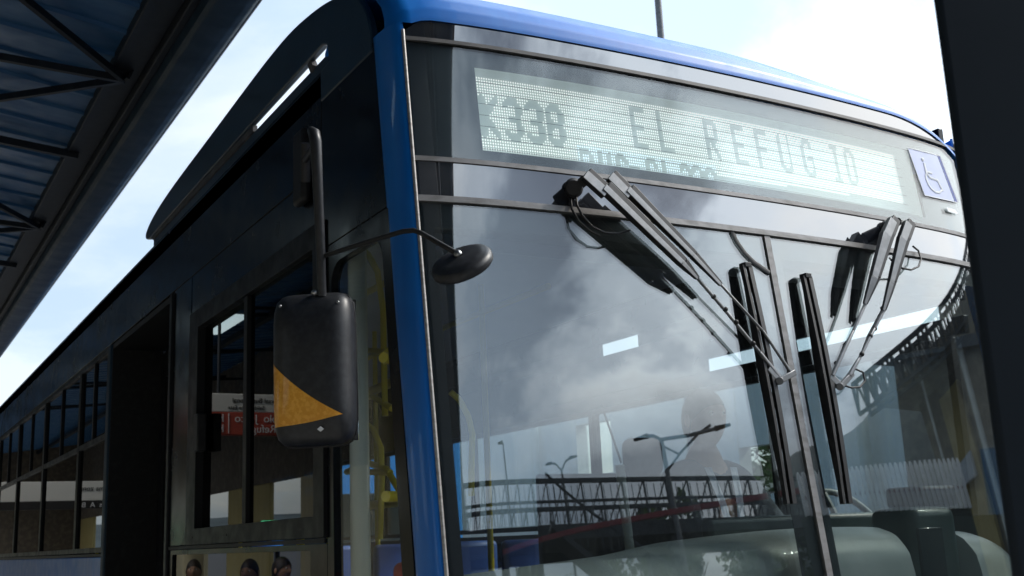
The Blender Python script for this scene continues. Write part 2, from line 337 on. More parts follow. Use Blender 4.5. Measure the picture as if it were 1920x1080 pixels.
# ---- front: layered panels following the curved, raked front
def fshell(x0, x1, z0, z1, off=0., th=.006, nu=40, nv=4, zf=None):
    def fn(u, v, t):
        x = x0+(x1-x0)*u; a, b = (z0, z1) if zf is None else zf(x)
        z = a+(b-a)*v; return (x, Yf(x, z)-off+t, z)
    return M().shell(fn, nu, nv, th)
XG0, XG1 = 1.285, 3.707
def topz(x): # the header top drops in rounded corners
    u = abs(x-XC)/1.211
    return 1.505-(.05*max(0, (u-.93)/.07)**2.5 if x < XC else .11*max(0, (u-.62)/.38)**2.2)
fshell(XG0, XG1, 1.43, 1.505, .004, .012, zf=lambda x: (1.436, max(1.437, topz(x)-.002))).build('brow_panel', PRINT_DUST, bus, smooth=30)
fshell(XG0, XG1, 1.424, 1.436, .009, .014).build('header_seal', SEAMD, bus, smooth=30)
# header glass with the destination opening in its black print
OX0, OX1, OZ0, OZ1 = 1.497, 3.375, 1.091, 1.362
hg = fshell(XG0, XG1, 1.054, 1.424, .0, .006, 60, 8).build('header_glass', glass('header_glass_clear', (.90, .94, .935), 1.8, .004, (.68, .76, .78)), bus, smooth=30)
for a in ((XG0+.002, OX0, 1.056, 1.422), (OX1, XG1-.002, 1.056, 1.422), (OX0, OX1, OZ1, 1.422), (OX0, OX1, 1.056, OZ0)):
    fshell(a[0], a[1], a[2], a[3], -.0075, .003, 50, 3).build('black_print_border', mat('header_print', (.016, .022, .034), .4), hg, smooth=30)
fshell(XG0, XG1, 1.040, 1.054, .008, .014).build('display_lower_seal', SEAM, bus, smooth=30)
fshell(XG0, XG1, .934, 1.040, .003, .012, 60, 5).build('wiper_panel', PRINT_DUST, bus, smooth=30)
fshell(XG0, XG1, .916, .934, .010, .016).build('windscreen_top_seal', SEAM, bus, smooth=30)
# two windscreen halves and divider
XD = 2.497
for x0, x1 in ((XG0, XD-.012), (XD+.012, XG1)):
    gl = fshell(x0, x1, -.62, .916, .0, .006, 40, 18).build('windscreen', SCREEN, bus, smooth=30)
    pm = mat('windscreen_print', (.02, .026, .036), .35)
    left = x0 < 2
    fshell(x0+.001, x1-.001, .842, .915, -.0075, .002, 30, 3).build('black_print_border', pm, gl, smooth=30)
    if left:
        fshell(x0+.001, x0+.048, -.61, .842, -.0075, .002, 4, 12).build('black_print_border', pm, gl, smooth=30)
        fshell(x1-.085, x1-.001, -.61, .842, -.0075, .002, 4, 12).build('black_print_border', pm, gl, smooth=30)
    else:
        fshell(x0+.001, x0+.045, -.61, .842, -.0075, .002, 4, 12).build('black_print_border', pm, gl, smooth=30)
        fshell(x1-.048, x1-.001, -.61, .842, -.0075, .002, 4, 12).build('black_print_border', pm, gl, smooth=30)
fshell(XD-.012, XD+.012, -.62, .916, .006, .016, 4, 18).build('windscreen_divider', SEAM, bus, smooth=30)
M().tube([onW(1372+dx, 434+dy, .004) for dx, dy in ((0, 0), (10, 20), (24, 40), (42, 58), (71, 78))], .009, 8, flat=.3, upv=(0, 1, 0)).build('sealant_strip', RUB, bus, smooth=40)
# front lower body (below the windscreen)
fshell(XG0-.02, XG1+.02, -1.25, -.62, .006, .03, 40, 6).build('front_panel', BLUE, bus, smooth=30)
M().shell(lambda u, v, t: (XL+.01+(XR-XL-.02)*u, Yf(XL+.03+(XR-XL-.06)*u, -1.1)-.05+t, -1.43+.22*v), 40, 3, .06).build('front_bumper', PLASTD, bus, smooth=30)
# corner pillars: blue strip from front edge to side
def PE(z): return .103+.02*max(0, z)
def pillar(sgn, name):
    xe, xs = (XG0, XL) if sgn < 0 else (XG1, XR)
    def fn(u, v, t):
        z = -1.25+(1.483+1.25)*v
        # plan: front edge -> round -> side
        yf = Yf(xe, z)-.004; ys = yf+PE(z)
        a = u*math.pi/2
        x = xe+(xs-xe)*math.sin(a)**.9; y = yf+(ys-yf)*(1-math.cos(a))**1.05
        return (x-sgn*t*.6, y+t*.6, z)
    return M().shell(fn, 12, 24, .01).build(name, BLUE, bus, smooth=50)
pillar(-1, 'corner_pillar'); pillar(1, 'corner_pillar')
for xe, s in ((XG0, 1), (XG1, -1)):      # bead between pillar and glass, highlight put into its lighter colour
    M().tube([(xe-.001*s, Yf(xe, z)-.007, z) for z in [-.6+.1028*k for k in range(21)]], .0055, 8).build('glass_edge_bead', mat('worn_highlit_bead', (.42, .40, .38), .35, .3, noise=(20, (.25, .22, .2), .45, .75, (1, 1, 4))), bus, smooth=60)
# ---- roof cap
def cap(u, v, t):
    x0_ = XL+.004; x = x0_+(XR-.002-x0_)*u; uu = abs(x-XC)/HW
    xe = XG0 if x < XC else XG1; so = max(0, min(1, ((XG0-x) if x < XC else (x-XG1))/(XG0-XL))); cr = .13*(1-math.cos(math.asin(min(1, so**(1/.9)))))**1.05
    c = max(0., 1-uu**7)**.5 if x > XC else 1.0+.12*uu**2
    prof = [(0, 0), (.006, .03), (.03, .07), (.08, .115), (.17, .155), (.32, .185), (.44, .17), (.52, .10)]
    q = v*(len(prof)-1); i = min(int(q), len(prof)-2); f = q-i
    dy = prof[i][0]*(1-f)+prof[i+1][0]*f; dz = prof[i][1]*(1-f)+prof[i+1][1]*f
    zt = topz(x) if XG0 <= x <= XG1 else (1.490 if x < XC else topz(XG1))
    if x < XG0+.05: zt = max(zt, 1.490)
    return (x, Yf(min(max(x, XG0), XG1), zt)-.010+dy+cr*(1-v*.5), zt+dz*(c if x < XC else max(0, 1-.80*uu**1.35)*(1-uu**14))-t)
M().shell(cap, 90, 36, .01).build('roof_cap', BLUE, bus, smooth=60)
secs = [(-HW, 1.46), (-HW, 1.535), (-HW+.012, 1.565), (-HW+.05, 1.59), (-HW+.2, 1.625), (-.6, 1.655), (0, 1.665), (.6, 1.655), (HW-.2, 1.625), (HW-.05, 1.59), (HW-.012, 1.565), (HW, 1.535), (HW, 1.46)]
def roof(u, v, t):
    i = min(int(u*(len(secs)-1)+1e-6), len(secs)-2); f = u*(len(secs)-1)-i
    x = secs[i][0]*(1-f)+secs[i+1][0]*f; z = secs[i][1]*(1-f)+secs[i+1][1]*f
    return (XC+x*(1-t*.8), 2.95+(YB-2.95)*v, z-t)
M().shell(roof, 49, 8, .02).build('roof', BLACKP, bus, smooth=50)
# ---- roof side fairing with its open slot
fp = [(2.868, 1.44), (2.872, 1.51), (2.90, 1.58), (2.955, 1.655), (3.04, 1.715), (3.19, 1.765), (3.36, 1.80), (3.6, 1.828), (3.85, 1.828), (4.11, 1.818), (4.73, 1.788), (5.2, 1.768), (5.55, 1.745), (5.80, 1.712), (5.93, 1.672), (5.93, 1.632), (5.84, 1.612), (5.74, 1.618), (4.9, 1.626), (4.1, 1.633), (3.28, 1.636), (3.24, 1.62), (3.22, 1.555), (3.3, 1.548), (3.3, 1.44)]
def chaikin(P, n=2):
    for _ in range(n):
        Q = [P[0]]
        for a, b in zip(P[:-1], P[1:]): Q += [(a[0]*.75+b[0]*.25, a[1]*.75+b[1]*.25), (a[0]*.25+b[0]*.75, a[1]*.25+b[1]*.75)]
        P = Q+[P[-1]]
    return P
fp = fp[:2]+chaikin(fp[2:18])+fp[18:]
for s, x in ((1, XL), (-1, XR)):
    M().prism([(x-.004*s, y, z) for i, (y, z) in enumerate(fp)], (s*.026, 0, 0)).build('roof_fairing', NAVY, bus, bevel=.006, seg=3)
    M().bar((x+.020*s, 3.26, 1.582), (x+.020*s, 5.80, 1.582), .016, .042).build('fairing_strip', NAVY, bus)
    M().bar((x+.014*s, 4.07, 1.618), (x+.014*s, 5.80, 1.612), .018, .026).build('fairing_strip', SEAMD, bus)
    M().bar((x+.012*s, 3.40, 1.600), (x+.012*s, 3.43, 1.640), .02, .03).build('fairing_clip', SEAMD, bus)
# ---- sides
def sidepanel(x, s, y0, y1, z0, z1, name, m, th=.03, out=0, bevel=.003, parent=None):
    a, b = sorted((x-s*out, x+s*th)); return M().box((a, y0, z0), (b, y1, z1)).build(name, m, parent or bus, bevel=bevel)
ins = 1
YP = 2.79
M().prism([(XL, Yf(XG0, .93)+PE(.93)-.006, .93), (XL, 3.30, .93), (XL, 3.30, 1.47), (XL, Yf(XG0, 1.47)+PE(1.47)-.006, 1.47)], (.03, 0, 0)).build('side_panel', BLACKP, bus, bevel=.002)
sidepanel(XL, 1, 3.302, YB, 1.21, 1.55, 'cove_panel', BLACKP)
sidepanel(XL, 1, 3.302, 4.95, 1.03, 1.208, 'side_panel', BLACKP)
# quarter window: black surround with rounded opening
def ringpanel(x, s, outer, inner, name, m, th=.03, out=.0, parent=None):
    """outer/inner: equal-length (y,z) loops"""
    mb = M(); n = len(outer); a, b = x-s*out, x+s*th
    vs = [(a, *p) for p in outer]+[(a, *p) for p in inner]+[(b, *p) for p in outer]+[(b, *p) for p in inner]
    fs = []
    for i in range(n):
        j = (i+1) % n
        fs += [(i, j, n+j, n+i), (2*n+i, 3*n+i, 3*n+j, 2*n+j), (i, 2*n+i, 2*n+j, j), (n+i, n+j, 3*n+j, 3*n+i)]
    mb.add(vs, fs); return mb.build(name, m, parent or bus, bevel=.002)
def rrect(y0, y1, z0, z1, r, n=5):
    out = []
    for cy, cz, a0 in ((y1-r, z1-r, 0), (y0+r, z1-r, 90), (y0+r, z0+r, 180), (y1-r, z0+r, 270)):
        for k in range(n+1):
            a = R(a0+90*k/n); out.append((cy+r*math.cos(a), cz+r*math.sin(a)))
    return out
def rect_like(y0, y1, z0, z1, n=5):
    out = []
    cs = [(y1, z1), (y0, z1), (y0, z0), (y1, z0)]
    for k in range(4):
        out += [cs[k]]*(n+1)
    # spread duplicates along the sides a little so every quad has area
    res = []
    for k, (cy, cz) in enumerate(cs):
        for q in range(n+1):
            t = (q/n-.5)*.04
            if k == 0: res.append((cy-max(0, t), cz+min(0, t)))
            if k == 1: res.append((cy, cz-max(0, t)) if t > 0 else (cy-t, cz))
            if k == 2: res.append((cy+max(0, t), cz) if t > 0 else (cy, cz-t))
            if k == 3: res.append((cy, cz+max(0, t)) if t > 0 else (cy+t, cz))
    return res
shear = lambda P, y0, y1: [(y+RK*(z-.93)*(y1-y)/(y1-y0), z) for y, z in P]
yq = Yf(XG0, .93)+PE(.93)-.012
ringpanel(XL, 1, shear(rect_like(yq, 3.268, -.75, .928), yq, 3.268), shear(rrect(yq+.06, 3.225, -.62, .86, .075), yq, 3.268), 'quarter_window_surround', BLACKP)
qp = shear([(yq+.05, -.63), (3.23, -.63), (3.23, .865), (yq+.05, .865)], yq, 3.268)
M().prism([(XL+.012, y, z) for y, z in qp], (.004, 0, 0)).build('quarter_window', DOORGL, bus)
# sliding window by the driver's bulkhead
fr = ringpanel(XL, 1, rect_like(3.27, 4.925, .018, 1.026), rect_like(3.36, 4.78, .085, .945), 'sliding_window', FRAME, th=.03, out=.012)
M().box((XL-.004, 4.09, .085), (XL+.03, 4.135, .945)).build('mullion', FRAME, fr, bevel=.003)
M().box((XL+.012, 3.36, .085), (XL+.016, 4.10, .945)).build('pane', SIDEGL, fr)
M().box((XL+.022, 4.11, .085), (XL+.026, 4.78, .945)).build('pane', SIDEGL, fr)
M().box((XL-.03, 4.69, .40), (XL+.01, 4.76, .56)).build('latch', PLASTD, fr, bevel=.006)
for y in (3.45, 4.3, 4.8): M().box((XL-.0135, y, .045), (XL-.008, y+.05, .052)).build('drain_slot', RUB, fr)
# lower glossy window under it
M().box((XL-.002, 3.29, .002), (XL+.03, 5.27, .016)).build('seal_strip', RUB, bus)
lw = ringpanel(XL, 1, rect_like(3.27, 5.28, -.75, .0), rect_like(3.42, 5.19, -.6, -.02), 'lower_window', BLACKP, th=.03, out=.0)
M().box((XL+.010, 3.42, -.6), (XL+.014, 5.19, -.02)).build('pane', glass('dark_lower_glass', (.16, .19, .19), 1.9), lw)
# door post and door recess
sidepanel(XL, 1, 4.93, 5.26, .018, 1.208, 'door_post', BLACKP)
M().box((XL-.012, 5.262, -1.2), (XL+.05, 5.31, 1.20)).build('door_edge_trim', FRAME, bus, bevel=.006)
M().box((XL-.012, 6.74, -1.2), (XL+.05, 6.82, 1.20)).build('door_edge_trim', EDGE, bus, bevel=.01)
dr = M().box((XL+.28, 5.31, -1.2), (XL+.31, 5.42, 1.15)); dr.box((XL+.28, 6.62, -1.2), (XL+.31, 6.74, 1.15)); dr.box((XL+.28, 5.42, 1.0), (XL+.31, 6.62, 1.15)); dr.box((XL+.28, 5.98, -1.2), (XL+.31, 6.06, 1.0)); dr.box((XL+.28, 5.42, -1.2), (XL+.31, 6.62, -.95))
dob = dr.build('passenger_door', FRAME, bus, bevel=.005)
M().box((XL+.292, 5.42, -.95), (XL+.297, 5.98, 1.0)).build('pane', SIDEGL, dob); M().box((XL+.292, 6.06, -.95), (XL+.297, 6.62, 1.0)).build('pane', SIDEGL, dob)
M().box((XL+.001, 5.31, -1.2), (XL+.29, 5.318, 1.2)).build('door_reveal', RUB, dob); M().box((XL+.001, 6.73, -1.2), (XL+.29, 6.738, 1.2)).build('door_reveal', RUB, dob)
M().box((XL+.001, 5.32, 1.17), (XL+.6, 6.73, 1.2)).build('door_header', RUB, dob)
# rear side windows
def windows(x, s, ys, z0, z1, tr, glassm, name='side_window'):
    for a, b in zip(ys[:-1], ys[1:]):
        f = ringpanel(x, s, rect_like(a+.002, b-.002, z0, z1), rect_like(a+.035, b-.035, z0+.03, z1-.03), name, FRAME, th=.03, out=.004)
        if tr is not None:
            M().box((x-.002*s if s > 0 else x-.028, a+.036, tr), (x+.028 if s > 0 else x+.002, b-.036, tr+.03)).build('transom', FRAME, f)
            M().box((min(x, x+.02*s), (a+b)/2-.015, tr+.031), (max(x, x+.02*s), (a+b)/2+.015, z1-.031)).build('mullion', FRAME, f)
        M().box((min(x+s*.012, x+s*.016), a+.035, z0+.03), (max(x+s*.012, x+s*.016), b-.035, z1-.03)).build('pane', glassm, f)
windows(XL, 1, [6.83, 7.78, 9.36, 10.95, 12.5, 14.1], .004, 1.2, .66, SIDEGL)
sidepanel(XL, 1, 6.83, YB, -.02, .0, 'seal_strip', RUB)
sidepanel(XL, 1, 6.84, YB, -1.2, -.022, 'lower_body_panel', BLUE)
sidepanel(XL, 1, 3.27, 5.26, -1.2, -.755, 'lower_body_panel', BLUE)
# right-hand (far) side
windows(XR, -1, [3.9, 5.4, 6.9, 8.4, 9.9, 11.4, 12.9, 14.1], .02, .70, None, FARGL)
sidepanel(XR, -1, 3.9, YB, .702, .772, 'cove_panel', BLACKP); sidepanel(XR, -1, 4.35, YB, .773, .998, 'cove_panel', BLACKP); sidepanel(XR, -1, 3.9, 4.35, .84, .998, 'cove_panel', BLACKP); sidepanel(XR, -1, 3.9, YB, 1.072, 1.55, 'cove_panel', BLACKP)
sidepanel(XR, -1, 3.9, 4.9, .999, 1.071, 'cove_panel', BLACKP); sidepanel(XR, -1, 5.28, YB, .999, 1.071, 'cove_panel', BLACKP)
sidepanel(XR, -1, YP, 3.9, .832, 1.55, 'cove_panel', BLACKP); sidepanel(XR, -1, YP, 3.9, .70, .772, 'cove_panel', BLACKP)
M().box((XR-.016, 2.95, .773), (XR-.012, 3.9, .831)).build('upper_light', glass('clear_top_light', (.97, 1, 1), 1.3), bus)
windows(XR, -1, [2.86, 3.895], .0, .698, None, FARGL, 'driver_window')
sidepanel(XR, -1, YP, YB, -1.2, -.002, 'lower_body_panel', BLUE)
M().box((XR-.05, 2.66, -1.2), (XR-.034, YB-.01, .0)).build('side_lining', INTD, bus)
M().box((XL, YB, -1.2), (XR, YB+.04, 1.55)).build('rear_wall', BLACKP, bus, bevel=.02)
# ---- inside
M().box((XL+.05, 2.72, -1.16), (XR-.05, YB, -1.10)).build('floor', FLOORM, bus)
def ceil(u, v):
    x = -1.15+2.3*u; return (XC+x, 2.95+(YB-3)*v, 1.40-.10*abs(x)**3)
M().grid(ceil, 25, 5).build('ceiling', INT, bus, smooth=60)
# sign box and display
def dplane(x0, x1, z0, z1, off, th):
    return M().shell(lambda u, v, t: (x0+(x1-x0)*u, Yf(x0+(x1-x0)*u, z0+(z1-z0)*v)+off+t, z0+(z1-z0)*v), 40, 2, th)
ds = dplane(1.40, 3.46, 1.05, 1.43, .075, .02).build('destination_display', LEDP, bus, smooth=30)
M().box((1.38, 2.86, 1.03), (3.48, 2.9, 1.45)).build('display_housing', INTD, bus)
M().box((1.30, 2.75, .86), (3.70, 2.9, 1.02)).build('header_beam', INTD, bus, bevel=.01)
GL = {'K': ["1000011","1000110","1001100","1111000","1111000","1001100","1000110","1000011"]}
FONT = {
 'K': ["10001","10010","10100","11000","10100","10010","10001"], '3': ["01110","10001","00001","00110","00001","10001","01110"],
 '8': ["01110","10001","10001","01110","10001","10001","01110"], 'E': ["11111","10000","10000","11110","10000","10000","11111"],
 'L': ["10000","10000","10000","10000","10000","10000","11111"], 'R': ["11110","10001","10001","11110","10100","10010","10001"],
 'F': ["11111","10000","10000","11110","10000","10000","10000"], 'U': ["10001","10001","10001","10001","10001","10001","01110"],
 'G': ["01110","10001","10000","10111","10001","10001","01110"], 'I': ["1","1","1","1","1","1","1"],
 'O': ["01110","10001","10001","10001","10001","10001","01110"], 'C': ["01110","10001","10000","10000","10000","10001","01110"],
 '2': ["01110","10001","00001","00010","00100","01000","11111"], '-': ["00000","00000","00000","11111","00000","00000","00000"],
 'A': ["01110","10001","10001","11111","10001","10001","10001"], ' ': ["0"]*7}
PX, PZ = .0081, .0094
NCOL, NROW = int((3.352-1.530)/PX), 27
unlit = set()
SG = {'K': [[(0, 0), (0, 1)], [(1, 0), (.1, .5), (1, 1)]], '3': [[(0, .13), (.25, 0), (.75, 0), (1, .13), (1, .36), (.72, .5), (.35, .5)], [(.72, .5), (1, .64), (1, .87), (.75, 1), (.25, 1), (0, .87)]],
 '8': [[(.25, .5), (0, .36), (0, .14), (.25, 0), (.75, 0), (1, .14), (1, .36), (.75, .5), (.25, .5), (0, .64), (0, .86), (.25, 1), (.75, 1), (1, .86), (1, .64), (.75, .5)]],
 'E': [[(1, 0), (0, 0), (0, 1), (1, 1)], [(0, .48), (.85, .48)]], 'L': [[(0, 0), (0, 1), (1, 1)]], 'R': [[(0, 1), (0, 0), (.75, 0), (1, .12), (1, .38), (.75, .5), (0, .5)], [(.4, .5), (1, 1)]],
 'F': [[(1, 0), (0, 0), (0, 1)], [(0, .48), (.85, .48)]], 'U': [[(0, 0), (0, .88), (.25, 1), (.75, 1), (1, .88), (1, 0)]], 'G': [[(1, .16), (.75, 0), (.25, 0), (0, .14), (0, .86), (.25, 1), (.75, 1), (1, .86), (1, .52), (.6, .52)]],
 'I': [[(.5, 0), (.5, 1)], [(.2, 0), (.8, 0)], [(.2, 1), (.8, 1)]], 'O': [[(.25, 0), (.75, 0), (1, .14), (1, .86), (.75, 1), (.25, 1), (0, .86), (0, .14), (.25, 0)]],
 'C': [[(1, .16), (.75, 0), (.25, 0), (0, .14), (0, .86), (.25, 1), (.75, 1), (1, .86)]], '2': [[(0, .14), (.25, 0), (.75, 0), (1, .14), (1, .38), (0, 1), (1, 1)]], '-': [[(.1, .3), (.9, .3)]]}
def put(ch, x, row, wide=5.2, tall=14, th=.95):
    c0 = (x-1.530)/PX
    for pl in SG[ch]:
        for (x0, y0), (x1, y1) in zip(pl[:-1], pl[1:]):
            ax, ay, bx2, by2 = c0+.9+x0*wide, row+y0*tall, c0+.9+x1*wide, row+y1*tall
            for cc in range(int(min(ax, bx2))-2, int(max(ax, bx2))+3):
                for rr in range(int(min(ay, by2))-2, int(max(ay, by2))+3):
                    dx, dy = bx2-ax, by2-ay; t = max(0, min(1, ((cc-ax)*dx+(rr-ay)*dy)/max(1e-6, dx*dx+dy*dy)))
                    if math.hypot(cc-ax-t*dx, (rr-ay-t*dy)) < th: unlit.add((cc, rr))
for ch, x in zip('K338', (1.532, 1.606, 1.681, 1.752)): put(ch, x, 7, 5.6, 13, 1.15)
for ch, x in zip('ELREFUGIO', (2.066, 2.175, 2.371, 2.489, 2.594, 2.704, 2.817, 2.962, 3.039)): put(ch, x, 2.6, 5.2, 14)
for ch, x in zip('RUC-CL238', (1.855, 1.925, 1.985, 2.035, 2.10, 2.165, 2.235, 2.285, 2.34)): put(ch, x, 21.6, 4.2, 12, .95)
dots = M(); d2 = M()
for c in range(NCOL):
    for r_ in range(NROW+2):
        x = 1.530+(c+.5)*PX; z = 1.362-(r_+.5)*PZ
        if z < 1.09: continue
        low = 1.852 < x < 2.40 and r_ >= 20
        if (c, r_) in unlit: continue
        if r_ >= NROW-(2 if x > 2.4 else 0)+2: continue
        if x > 2.4 and r_ > 24-(x-2.4)*3.2: continue
        tgt = d2 if low else dots
        y = Yf(x, z)+.068; s_ = .0031; q = .0036
        tgt.add([(x-s_, y, z), (x, y, z-q), (x+s_, y, z), (x, y, z+q)], [(0, 1, 2, 3)])
dots.build('led_dot', LEDW, ds); d2.build('led_dot', LEDB, ds)
for z in (1.343, 1.307, 1.270, 1.232, 1.195, 1.157, 1.121): # module joints
    M().grid(lambda u, v: (1.5+1.87*u, Yf(1.5+1.87*u, z)+.066, z-.0008+.0016*v), 40, 2).build('module_joint', STRIP, ds)
# accessibility stickers on the header
def surf_poly(pts, off=.002, name='sticker', m=STICK, parent=bus, th=.0008):
    mb = M(); ps = [onW(px, py, off) for px, py in pts]; n = len(ps)
    mb.prism(ps, (0, -th, 0)); return mb.build(name, m, parent)
def patch(q, off, name, m, parent, th=.0008):
    def fn(u, v, t):
        ax = (q[0][0]*(1-u)+q[1][0]*u)*(1-v)+(q[3][0]*(1-u)+q[2][0]*u)*v; ay = (q[0][1]*(1-u)+q[1][1]*u)*(1-v)+(q[3][1]*(1-u)+q[2][1]*u)*v
        p = onW(ax, ay, off); return (p.x, p.y+t, p.z)
    return M().shell(fn, 12, 8, th).build(name, m, parent, smooth=40)
stk = patch([(1702, 277), (1757, 292), (1790, 379), (1734, 366)], .002, 'accessibility_sticker', STICK, bus)
patch([(1758, 292), (1763, 292), (1797, 380), (1791, 379)], .002, 'sticker_edge', STICKD, stk)
olp = [(1702, 277), (1762, 292), (1796, 380), (1734, 366), (1702, 277)]
for (ax, ay), (bx_, by_) in zip(olp[:-1], olp[1:]):
    M().tube([onW(ax+(bx_-ax)*k/6, ay+(by_-ay)*k/6, .0034) for k in range(7)], .0016, 6, flat=.3, upv=(0, 1, 0)).build('sticker_outline', STICKW, stk)
wc = M()
def stroke(pts, wd, off=.0040):
    ps = [onW(px, py, off) for px, py in pts]; wc.tube(ps, wd/2, 8, flat=.12, upv=(0, 1, 0))
stroke([(1733, 305), (1738, 326)], .010); stroke([(1738, 322), (1748, 325)], .008); stroke([(1738, 325), (1744, 333), (1758, 338), (1765, 352), (1769, 358)], .009)
stroke([(1736, 326), (1737, 335), (1741, 345), (1747, 354), (1755, 360), (1762, 361), (1767, 356)], .008)
p0 = onW(1730, 299, .0040); wc.ball(p0, (.008, .0012, .008))
wc.build('wheelchair_symbol', STICKW, stk, smooth=60)
surf_poly([(1774, 388), (1793, 394), (1797, 402), (1778, 397)], .006, 'small_white_sticker', STICKW)

# ---- wipers
def wiper(pivot, arms, joint, blade, hose, name):
    """arms: list of polylines [(px,py,off,width)...]"""
    root = M()
    p = onW(*pivot, .012); q = onW(pivot[0]+8, pivot[1]-14, .012)
    root.ball(p, (.030, .022, .030)); root.tube([onW(*pivot, -.005), onW(pivot[0], pivot[1], .055)], .022, 14)
    root.tube([onW(pivot[0]+18, pivot[1]-12, .0), onW(pivot[0]+18, pivot[1]-12, .07)], .016, 12)
    o = root.build(name, PLASTD, bus, smooth=50)
    for pl, kind in arms:
        m_ = M()
        for (a, b) in zip(pl[:-1], pl[1:]):
            A = onW(a[0], a[1], a[2]); B = onW(b[0], b[1], b[2])
            m_.bar(A, B, a[3], a[4], (0, -1, .1), w2=b[3], h2=b[4])
        m_.build(kind, PLASTD if kind != 'arm_rod' else MATARM, o, bevel=.003)
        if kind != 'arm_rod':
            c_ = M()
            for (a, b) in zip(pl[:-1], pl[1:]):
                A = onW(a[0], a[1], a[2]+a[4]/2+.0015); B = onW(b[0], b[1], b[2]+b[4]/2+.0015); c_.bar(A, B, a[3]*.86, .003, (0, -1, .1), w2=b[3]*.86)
            c_.build('lit_arm_face', MATARM, o, bevel=.001)  # paler strip stands in for the lit front face over the dark arm
    return o
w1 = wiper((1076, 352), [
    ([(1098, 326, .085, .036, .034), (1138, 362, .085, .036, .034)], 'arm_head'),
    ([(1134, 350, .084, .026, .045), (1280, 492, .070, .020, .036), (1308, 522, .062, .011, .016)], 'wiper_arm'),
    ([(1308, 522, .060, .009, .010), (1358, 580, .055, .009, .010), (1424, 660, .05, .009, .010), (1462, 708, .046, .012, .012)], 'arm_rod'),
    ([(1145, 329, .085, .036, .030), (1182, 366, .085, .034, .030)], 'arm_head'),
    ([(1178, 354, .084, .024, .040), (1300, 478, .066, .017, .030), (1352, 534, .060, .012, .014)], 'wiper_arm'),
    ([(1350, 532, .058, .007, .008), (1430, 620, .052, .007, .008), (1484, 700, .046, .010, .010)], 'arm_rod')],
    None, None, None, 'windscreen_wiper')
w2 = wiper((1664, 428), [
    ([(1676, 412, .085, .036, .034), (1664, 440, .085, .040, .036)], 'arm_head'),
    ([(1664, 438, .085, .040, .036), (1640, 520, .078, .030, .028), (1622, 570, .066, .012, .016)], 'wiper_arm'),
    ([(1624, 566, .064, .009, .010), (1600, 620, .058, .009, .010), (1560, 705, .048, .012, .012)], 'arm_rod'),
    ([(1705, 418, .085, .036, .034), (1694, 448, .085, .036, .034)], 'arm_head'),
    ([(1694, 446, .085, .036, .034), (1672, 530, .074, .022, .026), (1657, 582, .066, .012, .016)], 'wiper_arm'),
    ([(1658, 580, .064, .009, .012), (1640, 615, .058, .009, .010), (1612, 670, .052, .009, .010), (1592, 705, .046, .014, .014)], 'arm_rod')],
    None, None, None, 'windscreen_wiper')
for wq, jt, pts in ((w1, [(1440, 690), (1462, 714), (1490, 698)], [(1360, 580), (1380, 604), (1412, 644), (1338, 556)]), (w2, [(1556, 705), (1575, 725), (1598, 700)], [(1655, 578), (1640, 616), (1616, 664), (1632, 630)])):
    j = M(); P = [onW(a, b, .044) for a, b in jt]
    j.bar(P[0], P[1], .022, .014, (0, 1, 0)); j.bar(P[1], P[2], .018, .014, (0, 1, 0)); j.tube([onW(*jt[1], .030), onW(*jt[1], .060)], .012, 12)
    j.build('wiper_joint', MATARM, wq, bevel=.002)
    for a, b in pts: M().ball(onW(a, b, .056), .0085, 10, 8).build('hose_clip', RUB, wq, smooth=60)
M().tube([onW(x, y, .052) for x, y in ((1655, 578), (1640, 606), (1627, 630), (1618, 655), (1610, 676))], .0032, 8).build('washer_hose', RUB, w2, smooth=60)
M().tube([onW(x, y, .045) for x, y in ((1600, 690), (1618, 698), (1622, 714), (1612, 726), (1596, 727), (1582, 722))], .0034, 8).build('washer_hose', RUB, w2, smooth=60)
M().tube([onW(x, y, o_) for x, y, o_ in ((1668, 484, .02), (1676, 492, .05), (1692, 503, .06), (1708, 506, .05), (1722, 500, .04), (1727, 486, .03), (1722, 470, .02), (1712, 462, .03))], .0036, 8).build('washer_hose', RUB, w2, smooth=60)
M().tube([onW(x, y, o_) for x, y, o_ in ((1080, 368, .01), (1082, 385, .03), (1092, 405, .045), (1110, 425, .05), (1135, 437, .055), (1160, 438, .06), (1180, 432, .065))], .0036, 8).build('washer_hose', RUB, w1, smooth=60)
M().tube([onW(x, y, o_) for x, y, o_ in ((1070, 372, .01), (1072, 392, .02), (1085, 415, .03), (1105, 433, .035), (1125, 443, .04))], .0036, 8).build('washer_hose', RUB, w1, smooth=60)
